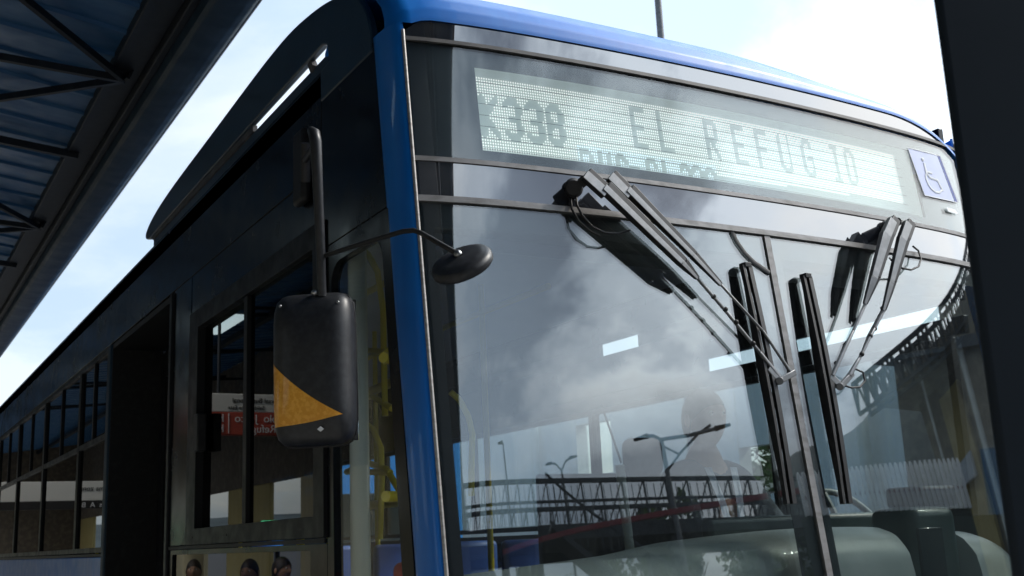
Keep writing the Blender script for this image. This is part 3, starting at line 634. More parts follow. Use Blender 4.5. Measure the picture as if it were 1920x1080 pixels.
def blade(top, bot, mid, parent, bend=4):
    A, B = onW(*top, .018), onW(*bot, .018)
    n = 12; P = []
    for k in range(n+1):
        t = k/n; p = A.lerp(B, t); y = Yf(p.x, p.z); P.append(Vector((p.x, y-.016, p.z)))
    wd = [.010+.020*min(1, 2.6*min(k/n, 1-k/n)) for k in range(n+1)]
    b = M()
    for k in range(n): b.bar(P[k], P[k+1], .010, wd[k], (0, -1, .1), w2=.010, h2=wd[k+1])
    o = b.build('wiper_blade', RUB, parent)
    # frame arches above the rubber
    f = M(); Q = [p+Vector((0.010, -.016-.012*math.sin(math.pi*k/n), 0)) for k, p in enumerate(P)]
    for k in range(n): f.bar(Q[k], Q[k+1], .016, .012, (0, -1, .1))
    for k in (1, 3, 5, 7, 9, 11): f.bar(P[k], Q[k], .010, .05, (0, 0, 1))
    f.build('blade_frame', PLASTD, o)
    f2 = M(); Q = [p+Vector((-.014, -.012-.012*math.sin(math.pi*k/n), 0)) for k, p in enumerate(P)]
    for k in range(n): f2.bar(Q[k], Q[k+1], .010, .016, (0, -1, .1))
    f2.build('blade_spoiler', RUB, o)
    M().box(A+Vector((-.012, -.022, -.006)), A+Vector((.014, .008, .010))).build('blade_end_cap', PLASTD, o, bevel=.002)
blade((1394, 500), (1477, 945), None, w1); blade((1507, 520), (1582, 945), None, w2)
M().bar(onW(1462, 714, .04), onW(1452, 716, .02), .02, .02).build('blade_mount', PLASTD, w1); M().bar(onW(1575, 722, .04), onW(1546, 718, .02), .02, .02).build('blade_mount', PLASTD, w2)

# ---- exterior mirror
DM = 2.87
mir = M(); A = onX(575, 262, XL); B = onX(575, 385, XL)
mir.box((XL-.035, A.y-.05, B.z-.0), (XL+.0, A.y+.05, A.z+.03))
mir = mir.build('exterior_mirror', PLASTD, bus, bevel=.015, seg=3)
c0 = Vector((XL-.02, A.y-.02, onX(578, 290, XL).z)); 
pole_pts = [onD(583, 244, 2.90), onD(589, 250, 2.885), onD(592, 266, 2.88), onD(595, 330, DM), onD(600, 440, DM), onD(604, 555, DM)]
M().tube(pole_pts, [.011, .0165, .0160, .0140, .0125, .0115], 14).build('mirror_pole', PLAST, mir, smooth=60)
M().tube([onD(590, 275, 2.89), onD(578, 292, 3.03), onD(573, 300, 3.12)], .009, 10).build('mirror_knuckle', PLASTD, mir, smooth=60)
M().tube([onD(573, 268, 3.12), onD(573, 340, 3.15)], .014, 10).build('mirror_hinge', PLASTD, mir, smooth=60)
# housing: rounded lozenge, built in the plane facing the driver
hc = onD(593, 693, DM); hx = (onD(672, 693, DM-.02)-onD(515, 693, DM+.05)); hwid = hx.length
ex = Vector((math.cos(R(-38)), math.sin(R(-38)), 0)); ez = Vector((-.012, 0, 1)).normalized(); ey = ez.cross(ex)
HWd, HHt = hwid*.5*.885, .1985
def mface(u, v, t):
    """superellipse outline, bulging front side (towards the camera)"""
    a = 2*math.pi*u; c, s = math.cos(a), math.sin(a)
    rr = (abs(c)**5.5+abs(s)**9)**(-1/7.)
    k = math.sin(v*math.pi/2)
    return c*rr*HWd, s*rr*HHt, k
def mh(u, v):
    a = 2*math.pi*u; c, s = math.cos(a), math.sin(a)
    rr = (abs(c)**7+abs(s)**7)**(-1/7.)
    # v 0..1: centre front -> rim -> back
    if v < .75:
        k = v/.75; rad = math.sin(k*math.pi/2)**.62; dep = -.075*math.cos(k*math.pi/2)**.75
    else:
        k = (v-.75)/.25; rad = 1-.05*k; dep = .03*k
    return hc+ex*c*rr*HWd*rad+ez*s*rr*HHt*rad+ey*(-dep if False else dep)
H = M().grid(mh, 56, 22, closeu=True)
def mat_for(): pass
ho = H.build('mirror_housing', PLAST, mir, smooth=70)
def housing_depth(x, z):
    lx, lz = abs(x)/HWd, abs(z)/HHt; q = min(.999, (lx**7+lz**7)**(1/7.)); k = math.asin(min(1, q**(1/.62)))
    return -.075*math.cos(k)**.75-.0015
M().prism([hc+ex*math.copysign(HWd*.93, c)*1+ez*math.copysign(HHt*.93, s)+ey*.031 for c, s in ((1, 1), (-1, 1), (-1, -1), (1, -1))], ey*.006).build('mirror_glass', mat('mirror_silver', (.8, .82, .82), .03, 1.), ho)
# orange reflective triangle with curved slant, laid on the bulged front
def housing_depth(x, z):
    lx, lz = abs(x)/HWd, abs(z)/HHt; q = min(.999, (lx**7+lz**7)**(1/7.)); k = math.asin(min(1, q**(1/.62)))
    return -.075*math.cos(k)**.75-.0015
seam_l = [hc+ex*math.copysign(abs(math.cos(a))*1, math.cos(a))*((abs(math.cos(a))**7+abs(math.sin(a))**7)**(-1/7.))*HWd*1.002+ez*math.sin(a)*((abs(math.cos(a))**7+abs(math.sin(a))**7)**(-1/7.))*HHt*1.002+ey*.004 for a in [2*math.pi*k/60 for k in range(61)]]
M().tube(seam_l, .0022, 6, cap=False).build('housing_seam', RUB, ho)
for sx_, sz_ in ((-.72, .82), (.72, .82)): M().ball(hc+ex*sx_*HWd+ez*sz_*HHt+ey*(housing_depth(sx_*HWd, sz_*HHt)+.001), .0045, 10, 6).build('screw', STEEL, ho, smooth=60)
tri = M(); zb = -.122; nn = 26
def slant(x): # x from -HWd to +.07 : upper edge of the tape
    t = (x+HWd)/(HWd+.058); return -.0+(zb+.0)*t**.9
xs0, xs1 = -HWd*.975, HWd*.80
def trif(u, v):
    x = xs0+(xs1-xs0)*u; lo = HHt*(-.75+.12*u*u); hi = max(lo, HHt*(.09-.72*u+.06*math.sin(math.pi*u)*-1)); z = lo+(hi-lo)*v
    return hc+ex*x+ez*z+ey*housing_depth(x, z)
tri.grid(trif, 30, 14); tri.build('reflective_tape', ORANGE, ho, smooth=60)
M().prism([hc+ex*(x)+ez*(z)+ey*(housing_depth(.03, -.15)-.001) for x, z in ((.020, -.160), (.029, -.153), (.038, -.160), (.029, -.167))], ey*-.0008).build('small_mark', STICKW, ho)
M().ball(onD(590, 549, DM), (.010, .010, .008), 10, 8).build('mirror_bolt', STEEL, ho, smooth=60)
# round blind-spot mirror on its thin arm
arm = [onD(610, 479, DM), onD(650, 466, 2.81), onD(700, 450, 2.73), onD(755, 434, 2.64), onD(775, 432, 2.62), onD(788, 436, 2.60), onD(830, 460, 2.55), onD(866, 480, 2.52)]
M().tube(arm, .0062, 10).build('round_mirror_arm', RUB, mir, smooth=60)
dc = onD(864, 489, 2.53); dn = (onD(875, 515, 2.53)-dc); dn = Vector((-.15, -.28, .0)).normalized()
axis = (UP*.83-RT*.33-fwd*.42).normalized()
a1 = axis.cross(Vector((0, 0, 1))).normalized(); a2 = axis.cross(a1)
def disc(u, v):
    a = 2*math.pi*u; pr = [(0, .016), (.35, .015), (.72, .011), (.93, .004), (1.0, -.004), (1.0, -.016), (.94, -.021), (.0, -.022)]
    q = v*(len(pr)-1); i = min(int(q), len(pr)-2); f = q-i; r_ = (pr[i][0]*(1-f)+pr[i+1][0]*f)*.0735; h = pr[i][1]*(1-f)+pr[i+1][1]*f
    return dc+a1*math.cos(a)*r_+a2*math.sin(a)*r_+axis*h
M().grid(disc, 48, 22, closeu=True).build('round_mirror', PLAST, mir, smooth=50)
M().ball(dc+axis*.018, .010, 12, 8).build('round_mirror_screw', STEEL, mir, smooth=60)

# ---- cab and saloon fittings
TY = 2.575
tx0, tx1, tz1 = onY(1716, 990, TY).x, onY(1800, 1000, TY).x, onY(1765, 948, TY).z
def dashf(u, v):
    x = 1.40+2.26*u; prof = [(-.02, -.62), (.0, -.22), (.02, -.13), (.07, -.075), (.15, -.05), (.24, -.055), (.30, -.09), (.33, -.18), (.34, -.62)]
    q = v*(len(prof)-1); i = min(int(q), len(prof)-2); f = q-i; dy = prof[i][0]*(1-f)+prof[i+1][0]*f; z = prof[i][1]*(1-f)+prof[i+1][1]*f
    notch = .25*max(0, min(1, (x-tx0+.07)/.04))*max(0, min(1, (tx1+.05-x)/.04))
    rise = .035*math.sin(max(0, min(1, (x-1.9)/1.5))*math.pi)+(-.10*max(0, (x-3.4)/.25)**2)-.05*max(0, (2.1-x)/.7)
    return (x, Yf(x, -.1)+.06+dy*(1-.7*min(1, notch*4))+notch, z+rise)
M().grid(dashf, 60, 26).build('dashboard', DASH, bus, smooth=50)
M().box((2.5, 2.97, -.14), (3.52, 3.03, .03)).build('instrument_cowl', DASHD, bus, bevel=.02, seg=3)
mo = M().box((tx0, TY, -.55), (tx1, TY+.20, tz1)).build('fare_terminal', DASHD, bus, bevel=.035, seg=4)
M().box((tx0+.012, TY-.004, -.5), (tx1-.09, TY+.01, tz1-.07)).build('terminal_screen', WIN, mo, bevel=.003)
hz0, hz1 = onY(1735, 945, TY+.1).z, onY(1735, 912, TY+.1).z; hx0, hx1 = onY(1702, 930, TY+.1).x, onY(1768, 930, TY+.1).x
M().box((hx0, TY+.04, hz0-.01), (hx1, TY+.2, hz1)).build('terminal_head', PLASTD, mo, bevel=.012)
kb = M(); kc = onY(1700, 985, TY+.12)
for k in range(5): kb.tube([kc+Vector((-.05+.02*k, 0, -.10)), kc+Vector((-.06+.028*k, -.02, .0+.01*(k % 3)))], .007, 7)
kb.build('cable_bundle', RUB, mo, smooth=50)
sw = M(); scn = Vector((3.20, 3.02, -.075)); tl = R(28)
sw.tube([scn+Vector((math.cos(a)*.215, math.sin(a)*.215*math.cos(tl)*.55, math.sin(a)*.19)) for a in [2*math.pi*k/40 for k in range(41)]], .013, 8, cap=False)
for a in (R(90), R(205), R(335)): sw.tube([scn, scn+Vector((math.cos(a)*.21, math.sin(a)*.21*math.cos(tl)*.55, math.sin(a)*.185))], .011, 6)
sw.ball(scn, (.05, .02, .05)); sw.build('steering_wheel', mat('wheel_grey', (.30, .33, .33), .4), bus, smooth=60)
pp = M().tube([onY(1162, 872, 3.2), onY(1182, 1040, 3.2)+Vector((0, 0, 0)), Vector((2.34, 3.2, -.6))], .017, 12).build('cab_rail', PALE, bus, smooth=60)
M().tube([onY(1165, 868, 3.2), onY(1128, 760, 3.2)], .004, 6).build('cab_antenna', RUB, bus, smooth=60)
st = M().box((2.60, 3.72, -.35), (3.16, 3.84, .205)).build('driver_seat', SEATM, bus, bevel=.05, seg=4)
M().box((2.73, 3.70, .215), (2.91, 3.79, .375)).build('headrest', SEATM, st, bevel=.04, seg=5); M().box((2.66, 3.25, -.52), (3.18, 3.75, -.37)).build('seat_cushion', SEATM, st, bevel=.04, seg=3)
M().box((2.78, 3.35, -1.1), (3.06, 3.65, -.53)).build('seat_pedestal', PLASTD, st, bevel=.02)
# cab partition behind the driver and a second headrest-like shape (spare mirror) at the rail
M().box((2.50, 4.05, -.9), (3.60, 4.09, .25)).build('cab_partition', INTD, bus, bevel=.01)
# saloon handrails
def rail(name, pts, r=.017, m=YEL): return M().tube(pts, r, 10).build(name, m, bus, smooth=60)
rail('pale_door_pole', [(XL+.075, 3.19, -1.1), (XL+.075, 3.19, 1.1)], .031, PALE)
rail('handrail', [(XL+.22, 3.05, -1.1), (XL+.22, 3.05, .2), (XL+.22, 3.03, .62), (XL+.19, 3.0, .78), (XL+.12, 2.96, .86)])
rail('handrail', [(XL+.34, 3.25, -1.1), (XL+.34, 3.25, 1.3)])
rail('handrail', [(XL+.12, 3.1, .13), (XL+.34, 3.25, .13), (XL+.40, 3.9, .13)])
rail('handrail', [(XL+.12, 3.1, .55), (XL+.34, 3.25, .55), (XL+.40, 3.9, .55)])
rail('handrail', [(XL+.12, 3.1, -.12), (XL+.34, 3.25, -.12)])
for y in (4.6, 6.0, 7.5, 9.0, 10.5, 12.0): rail('handrail', [(XC-.35, y, -1.1), (XC-.35, y, 1.38)])
for y in (5.3, 6.8, 8.3, 9.8): rail('handrail', [(XC+.45, y, -1.1), (XC+.45, y, 1.38)])
rail('handrail', [(XC-.35, 4.6, 1.22), (XC-.35, 12.0, 1.22)]); rail('handrail', [(XC+.45, 4.6, 1.22), (XC+.45, 12.0, 1.22)])
rail('handrail', [(XL+.35, 4.15, -.3), (XL+.35, 4.15, .18), (XL+.37, 4.2, .25), (XL+.4, 4.9, .25)])
for pl in (((668, 462), (690, 476), (708, 510), (718, 580), (720, 680), (722, 780)), ((660, 655), (724, 660)), ((660, 742), (700, 744), (735, 766)), ((682, 792), (700, 806), (714, 840), (716, 900), (712, 1010)), ((660, 884), (732, 886)), ((650, 885), (690, 868), (725, 880), (752, 925), (764, 1000))):
    rail('handrail', [onX(px, py, 1.50) for px, py in pl], .011)
# yellow grab loop inside the windscreen corner
rail('handrail', [onY(845, 735, 3.1), onY(862, 750, 3.1), onY(878, 780, 3.1), onY(886, 815, 3.1), onY(884, 880, 3.1), onY(884, 930, 3.1)], .010)
def passenger_seat(x, y):
    b = M().box((x, y, -.62), (x+.42, y+.42, -.55)).build('passenger_seat', BLUESEAT, bus, bevel=.02, seg=3)
    M().box((x, y+.38, -.55), (x+.42, y+.44, -.02)).build('seat_back', BLUESEAT, b, bevel=.03, seg=3)
    M().tube([(x+.21, y+.2, -1.1), (x+.21, y+.2, -.62)], .03, 8).build('seat_leg', INTD, b)
for x in (XL+.08, XR-.95):
    for y in (7.4, 8.2, 9.0, 9.8, 10.6, 11.4): passenger_seat(x, y)
for y in (4.5, 5.3, 6.1): passenger_seat(XR-.95, y)
# red fire-extinguisher-like validator by the front door
vl = M().box((XL+.10, 2.93, -.32), (XL+.24, 3.03, -.06)).build('card_validator', RED, bus, bevel=.025, seg=3)
# wheels
def wheel(x, y, s):
    t = M().tube([(x, y, -CZ+.10), (x+s*.28, y, -CZ+.10)], .46, 36).build('wheel', RUB, bus, smooth=40, bevel=.03)
    M().tube([(x-s*.004, y, -CZ+.10), (x+s*.05, y, -CZ+.10)], .27, 30).build('rim', STEEL, t, smooth=40)
for y in (5.0, 10.9): wheel(XR-.02, y, -1)
wheel(XL+.02, 10.9, 1)

# ================================================================== STATION ROOF OVERHEAD
CH = 3.2
def ce(px, py): return onZ(px, py, CH)
XE = 1.90
cano = empty('station_canopy', (0, 8, -CZ), 'blue corrugated station canopy on dark steel trusses, its gutter edge running above the bus', 'canopy')
# edge: rolled gutter
prof = [(-.29, .05), (-.285, .0), (-.26, -.02), (-.20, -.03), (-.14, -.035), (-.09, -.035), (-.05, -.025), (-.02, .0), (-.003, .04), (0, .08), (-.015, .13), (-.06, .17), (-.28, .19)]
def edge(u, v):
    q = u*len(prof); i = int(q) % len(prof); f = q-int(q); a, b = prof[i], prof[(i+1) % len(prof)]
    return (XE+a[0]*(1-f)+b[0]*f, -24+84*v, CH+a[1]*(1-f)+b[1]*f)
M().grid(edge, 52, 30, closeu=True).build('edge_gutter', EDGE, cano, smooth=40)
M().tube([(XE+.002, -24, CH+.055), (XE+.002, 60, CH+.055)], .024, 14).build('gutter_lip', LIP, cano, smooth=60)
M().box((XE-.35, -24, CH+.06), (XE-.295, 60, CH+.22)).build('edge_purlin', TRUSS, cano, bevel=.01)
M().box((XE-.56, -24, CH+.12), (XE-.352, 60, CH+.22)).build('eaves_panel', TRUSS, cano, bevel=.01)
# corrugated sheet (ribs run across the canopy)
rs = M()
def sheet(u, v):
    return (-4.6+(XE-.55+4.6)*u, 0, 0)
pitch = .40; ny = int(84/pitch); vs = []; ys = []
for k in range(ny):
    y = -24+k*pitch; ys += [(y, 0), (y+.33, 0), (y+.35, -.022), (y+.38, -.022)]
for x, zz in ((-5.3, CH+1.05), (XE-.56, CH+.20)):
    vs += [(x, y, zz+dz) for y, dz in ys]
n = len(ys); rs.add(vs, [(i, i+1, n+i+1, n+i) for i in range(n-1)]); rs.build('roof_sheet', ROOFSH, cano)
for ky in range(9):
    y = 7.67-4.12*3+4.12*ky if ky < 6 else 7.67+4.12*(ky-3)
    if ky in (6, 7, 8): y = 7.67+4.12*(ky-3)
    b = M(); e_ = Vector((XE-.47, y, CH+.07))
    b.bar(e_, (-5.0, y+.9, CH+.60), .04, .05)
    b.bar(e_, (.54-.9*1.6, y-.9*2.5, CH+.45), .036, .05); b.bar(e_, (.73-.68*2, y+.97*3, CH+.40), .036, .05)
    b.bar((XE-.47, y+1.85, CH+.10), (-5.0, y+2.3, CH+.85), .05, .06)
    b.bar((XE-.47, y-.02, CH+.05), (XE-.40, y, CH+.22), .12, .02)
    b.build('truss', TRUSS, cano)
for x in (-1.2, -3.4): M().box((x-.05, -24, CH+.60), (x+.05, 60, CH+.70)).build('purlin', TRUSS, cano)
for k, y in enumerate((-4.6, 3.4, 11.4, 19.4)):
    c = M().tube([(-2.5, y, -CZ-.22), (-2.5, y, CH+.75)], .18, 24).build('station_column', BEIGE, None, smooth=40, loc=(-2.5, y, -CZ-.22))
    tag(c, ['beige round station column standing behind the photographer', 'first beige round station column beside the waiting buses', 'second beige round station column along the platform', 'farthest beige round station column along the platform'][k], 'column', 'round columns of the station platform')

# the near dark column at the right
a0 = onD(1750, 0, 1.5); b0 = onD(1896, 1080, 1.5)
cx, cy = .5*(1.211+1.36)*.86, .5*(.891+1.001)*.86
dirr = Vector((RT.x, RT.y, 0)).normalized(); dirf = Vector((-dirr.y, dirr.x, 0))
v0 = ray(1823, 540); h0 = 1.30; bx = v0.x/math.hypot(v0.x, v0.y)*h0; by = v0.y/math.hypot(v0.x, v0.y)*h0
e = Vector((bx, by, 0)); eu = e.normalized(); c = M()
pts4 = [e, e+dirr*.26, e+dirr*.26+eu*.22, e+eu*.22+dirr*.015]
c.add([p+Vector((0, 0, -CZ-.22)) for p in pts4]+[p+Vector((0, 0, CH+.1)) for p in pts4], [(0,3,2,1),(4,5,6,7),(0,1,5,4),(1,2,6,5),(2,3,7,6),(3,0,4,7)])
c = c.build('steel_column', COLM, None, bevel=.012, seg=3, loc=e+Vector((0, 0, -CZ-.22)))
tag(c, 'near dark navy steel column cutting off the right side of the view', 'column')

# ---- slim pole behind the bus roof
pq = ray(1240, 75); k = 16/math.hypot(pq.x, pq.y); px_, py_ = pq.x*k, pq.y*k
lp = empty('mast', (px_, py_, -CZ), 'slim grey mast rising into the white sky behind the bus roof', 'mast')
M().tube([(px_, py_, -CZ), (px_-.0, py_, 6.2), (px_-.02, py_, 11.5)], [.09, .055, .05], 14).build('shaft', POLE, lp, smooth=60)
M().tube([(px_, py_, -CZ), (px_, py_, -CZ+.3)], .16, 14).build('base', POLE, lp, smooth=60)

# ================================================================== HANGING SIGNS (read through their reflection in the side windows)
def txt(body, size, loc, rot, m, parent, name='lettering', align='LEFT', extrude=.002):
    cu = bpy.data.curves.new(name, 'FONT'); cu.body = body; cu.size = size; cu.align_x = align; cu.extrude = extrude
    o = bpy.data.objects.new(name, cu); col.objects.link(o); bpy.context.view_layer.update()
    me = bpy.data.meshes.new_from_object(o); bpy.data.objects.remove(o)
    me.materials.clear(); me.materials.append(m); o = bpy.data.objects.new(name, me); col.objects.link(o)
    o.parent = parent; o.location = Vector(loc)+Vector((0, 0, CZ))-worldloc(parent); o.rotation_euler = rot; return o
SY = 8.0
sg = empty('route_sign', (0, SY, .75), 'hanging sign with white top and brick red band listing San Pablo and El Refugio', 'sign')
M().box((-.75, SY, .80), (.42, SY+.10, .965)).build('red_panel', SIGNR, sg, bevel=.004)
M().box((-.75, SY, .967), (.42, SY+.10, 1.10)).build('white_panel', SIGNW, sg, bevel=.004)
for x in (-.6, .3): M().tube([(x, SY+.05, 1.10), (x, SY+.05, CH+.6)], .012, 8).build('hanger', TRUSS, sg)
fx = (R(90), 0, 0)
txt('San Pablo  Jerico', .082, (-.36, SY-.004, .893), fx, STICKW, sg); txt('K329', .082, (.27, SY-.004, .893), fx, STICKW, sg)
txt('El Refugio', .082, (-.22, SY-.004, .817), fx, STICKW, sg); txt('K338', .082, (.27, SY-.004, .817), fx, STICKW, sg)
M().box((.235, SY-.006, .81), (.240, SY-.001, .955)).build('rule', STICKW, sg)
txt('Transversal Buses Zonal', .05, (-.28, SY-.004, 1.035), fx, SIGND, sg); txt('Salida Norte Este', .042, (-.05, SY-.004, .985), fx, SIGND, sg)
sg2 = empty('platform_sign', (-1.2, 15, .3), 'long white hanging sign with a dark lower strip further along the platform', 'sign')
M().box((-.62, 15, .66), (1.0, 15.1, .90)).build('white_panel', SIGNW, sg2, bevel=.004); M().box((-.62, 15.0, .56), (1.0, 15.1, .658)).build('dark_strip', SIGND, sg2, bevel=.004)
for x in (-.4, .8): M().tube([(x, 15.05, .90), (x, 15.05, CH+.6)], .015, 8).build('hanger', TRUSS, sg2)
txt('Salidas  A  B', .09, (-.4, 14.995, .575), fx, STICKW, sg2); txt('Plataforma zonal', .09, (-.5, 14.995, .78), fx, SIGND, sg2)
# platform lamps, back wall of the station and its windows
lampm = mat('green_exit_light', (.1, .8, .4), .4, emit=(.15, 1, .45), est=1.2)
for k, (x, y, z) in enumerate(((-1.0, 10.5, .12), (-1.2, 16.5, .15))):
    q = M().box((x-.16, y, z), (x+.16, y+.06, z+.12)).build('exit_light', lampm, None, bevel=.01, loc=(x, y, z)); M()
    tag(q, ['small green lit exit light on the nearer ticket barrier frame', 'small green lit exit light on the farther ticket barrier frame'][k], 'exit light', 'green exit lights of the station')
    pt = M().box((x-.02, y+.01, -CZ-.22), (x+.02, y+.05, z-.001)).build('stand', TRUSS, q)
wl = empty('station_wall', (-5, 12, -CZ), 'olive and beige panelled back wall of the station with bright openings', 'wall')
for k in range(16):
    y = -22+5*k; M().box((-5.1, y, -CZ-.22), (-5.0, y+3.1, 1.3)).build('wall_panel', OLIVE if k % 2 else BEIGE, wl, bevel=.01)
M().box((-5.0, 46, -CZ-.22), (1.0, 46.2, CH+1.0)).build('added_end_wall', BROWN, wl)  # added across the platform end so side windows mirror no bright sky
M().box((-5.1, -24, 1.302), (-5.0, 60, CH+1.05)).build('upper_wall', BROWN, wl)
for k in range(4):
    q = M().box((-2.0, 5.0+5*k, CH-.08), (-1.86, 6.3+5*k, CH-.02)).build('tube_lamp', mat('cool_tube', (.8, .8, .8), .5, emit=(.75, .95, 1), est=2.2), None, loc=(-1.93, 5.6+5*k, CH-.02))
    tag(q, ['nearest lit tube lamp', 'second lit tube lamp', 'third lit tube lamp', 'farthest lit tube lamp'][k]+' under the station canopy', 'lamp', 'tube lamps under the station canopy')

# ================================================================== WHAT THE WINDSCREEN MIRRORS (the street ahead of the bus)
# pedestrian bridge
zd, ztp = 4.35, 5.45
A, B = reflz(868, 912, ztp), reflz(1465, 897, ztp); A = Vector((A.x, A.y, 0)); B = Vector((B.x, B.y, 0)); A.y -= 1.25; B.y -= 1.25
Dd = (B-A).normalized(); A -= Dd*9; B += Dd*3; L = (B-A).length; Nn = Vector((-Dd.y, Dd.x, 0))
br = empty('pedestrian_bridge', ((A+B)/2)+Vector((0, 0, -CZ)), 'dark steel pedestrian bridge with latticed railings, mirrored low in the windscreen', 'bridge')
def bp(t, n_, z): p = A+Dd*t+Nn*n_; return (p.x, p.y, z)
deck = M(); 
for s in (-1.2, 1.2): deck.bar(bp(0, s, zd), bp(L, s, zd), .12, .32)
deck.bar(bp(0, 0, zd+.1), bp(L, 0, zd+.1), 2.3, .1); deck.build('deck', TRUSS, br)
for s in (-1.25, 1.25):
    rl = M(); rl.bar(bp(0, s, ztp), bp(L, s, ztp), .08, .10); rl.bar(bp(0, s, (zd+ztp)/2+.1), bp(L, s, (zd+ztp)/2+.1), .05, .06)
    nk = int(L/.9)
    for k in range(nk+1): rl.bar(bp(k*L/nk, s, zd), bp(k*L/nk, s, ztp), .06, .06, Nn)
    for k in range(nk*3): rl.bar(bp((k+.3)*L/(nk*3), s, zd+.2), bp((k+.3)*L/(nk*3), s, ztp-.1), .022, .022, Nn)
    for k in range(nk): rl.bar(bp(k*L/nk, s, zd), bp((k+1)*L/nk, s, ztp), .04, .04, Nn)
    rl.build('lattice_railing', TRUSS, br)
for t in (.22, .42, .50, .72, .9):
    sp_ = M()
    for s in (-1, 1): sp_.bar(bp(L*t, s, -CZ-.4), bp(L*t, s, zd-.1), .35, .35, Nn)
    sp_.bar(bp(L*t, -1, zd-1.1), bp(L*t, 1, zd-1.1), .2, .25); sp_.build('bridge_pier', TRUSS, br)
rm = M()
for k in range(9): rm.bar(bp(L*.52+k*1.0, 1.9, zd-.1-k*.42), bp(L*.52+(k+1)*1.0, 1.9, zd-.1-(k+1)*.42), 1.1, .14)
for k in range(28): t = L*.52+k*.33; z = zd-.1-k*.14; rm.bar(bp(t, 2.4, z), bp(t, 2.4, z+1.05), .03, .03, Nn)
rm.bar(bp(L*.52, 2.4, zd+.95), bp(L*.52+9.2, 2.4, zd-2.9), .06, .06); rm.build('stair', TRUSS, br)
rdm = mat('red_bridge_beam', (.22, .02, .03), .5, noise=(2, (.17, .02, .03), .4, .7))
P1, P2 = refl(1040, 1005, 17), refl(1470, 925, 15)
rb = M().bar(P1-(P2-P1)*.5, P2+(P2-P1)*.35, .10, .09).build('red_beam', rdm, br)
# street lamps
def street_lamp(px, py, dist, label, arms, tilt=0.0):
    T = refl(px, py, dist); H_ = T.z+CZ
    o = empty('street_lamp', (T.x, T.y, -CZ-.4), label, 'street lamp', 'street lamps mirrored in the windscreen')
    M().tube([(T.x, T.y, -CZ-.4), (T.x, T.y, T.z)], [.15, .085], 12).build('lamp_post', POLE, o, smooth=60)
    side_ = Vector((T.y, -T.x, 0)).normalized()*-1
    for s, ln, up, head, brace in arms:
        e_ = T+side_*s*ln+Vector((0, 0, up))
        M().tube([T, T+side_*s*ln*.5+Vector((0, 0, up*.8)), e_], .045, 8).build('lamp_arm', POLE, o, smooth=60)
        if brace:
            M().tube([T+Vector((0, 0, -.75)), T+side_*s*ln*.30+Vector((0, 0, -.42)), T+side_*s*ln*.66+Vector((0, 0, -.12)), T+side_*s*ln*.9], .035, 8).build('brace', POLE, o, smooth=60)
            M().tube([T+Vector((0, 0, -.15)), T+side_*s*ln*.27+Vector((0, 0, -.46))], .03, 8).build('brace', POLE, o, smooth=60)
        if head: M().bar(e_-side_*s*.1, e_+side_*s*.5, .22, .09, w2=.14, h2=.05).build('lamp_head', PLASTD, o, bevel=.02)
street_lamp(1240, 824, 22, 'nearest mirrored street lamp, with a short lamp arm and a long braced arm', [(-1, .55, .18, True, False), (1, 2.1, -.12, True, True)])
street_lamp(1053, 882, 34, 'far mirrored street lamp with two equal drooping arms', [(-1, .85, .35, True, False), (1, .85, .35, True, False)])
street_lamp(943, 832, 30, 'thin mirrored street lamp with one small lamp head, leftmost of the three', [(-1, .1, .05, True, False)])
# trees beyond the bridge
def tree(loc, h, r_, label, seed, mt=LEAF, nleaf=2600, ls=.16):
    rnd = random.Random(seed); x, y, z = loc
    o = empty('street_tree', loc, label, 'tree', 'trees along the avenue')
    t = M(); t.tube([(x, y, z), (x+.05, y, z+h*.3), (x+.1*r_, y+.05, z+h*.62)], [.06*r_+.06, .05*r_+.05, .03], 10)
    for k in range(7):
        a = rnd.uniform(0, 6.28); zz = z+h*rnd.uniform(.3, .55)
        t.tube([(x+.05, y, zz), (x+math.cos(a)*r_*.35, y+math.sin(a)*r_*.35, zz+h*.15), (x+math.cos(a)*r_*.7, y+math.sin(a)*r_*.7, zz+h*.24)], [.06, .04, .015], 7)
    t.build('trunk', BARK, o, smooth=60)
    c_ = M(); cl_ = [(rnd.gauss(0, .42)*r_, rnd.gauss(0, .42)*r_, rnd.uniform(-.42, .42)*h*.55, rnd.uniform(.28, .5)*r_) for _ in range(16)]
    for _ in range(nleaf):
        q = rnd.choice(cl_); d = Vector((rnd.gauss(0, 1), rnd.gauss(0, 1), rnd.gauss(0, 1))).normalized()*q[3]*rnd.uniform(.6, 1.05)
        p = Vector((x+q[0], y+q[1], z+h*.68+q[2]))+d; a = Vector((rnd.gauss(0, 1), rnd.gauss(0, 1), rnd.gauss(0, 1))).normalized(); b = a.orthogonal().normalized()
        s_ = ls*rnd.uniform(.6, 1.3); c_.add([p-a*s_, p+b*s_*.5, p+a*s_, p-b*s_*.5], [(0, 1, 2, 3)])
    c_.build('crown', mt, o); return o
for i, (px, py, d, h, r_, lb) in enumerate(((1250, 905, 29, 8.7, 2.0, 'bushy green tree mirrored behind the long bridge railing, below the braced lamp'),
        (968, 900, 31, 8.3, 1.5, 'narrow dark tree mirrored behind the bridge, nearest the thin lamp'), (1110, 930, 36, 8.6, 3.4, 'broad dark tree mirrored low beyond the bridge'),
        (1400, 925, 30, 7.6, 2.8, 'green tree mirrored behind the driver'))):
    T = refl(px, py, d); tree((T.x, T.y, -CZ-.4), h, r_, lb, i+3)
tree((18.5, 18.5, -CZ-.4), 5.2, 2.2, 'leafy green tree in the gap of the pale added wall, past the driver', 20, ls=.13, nleaf=4200)
ws = empty('added_far_wall', (14, 27, -CZ-.4), 'long pale wall with gaps, added past the bus to block the sky', 'wall')  # added wall blocking sky behind the windows, pale to outline the driver
def zX(px, py): return onX(px, py, 14.0).z
def yX(px, py=850): return onX(px, py, 14.0).y
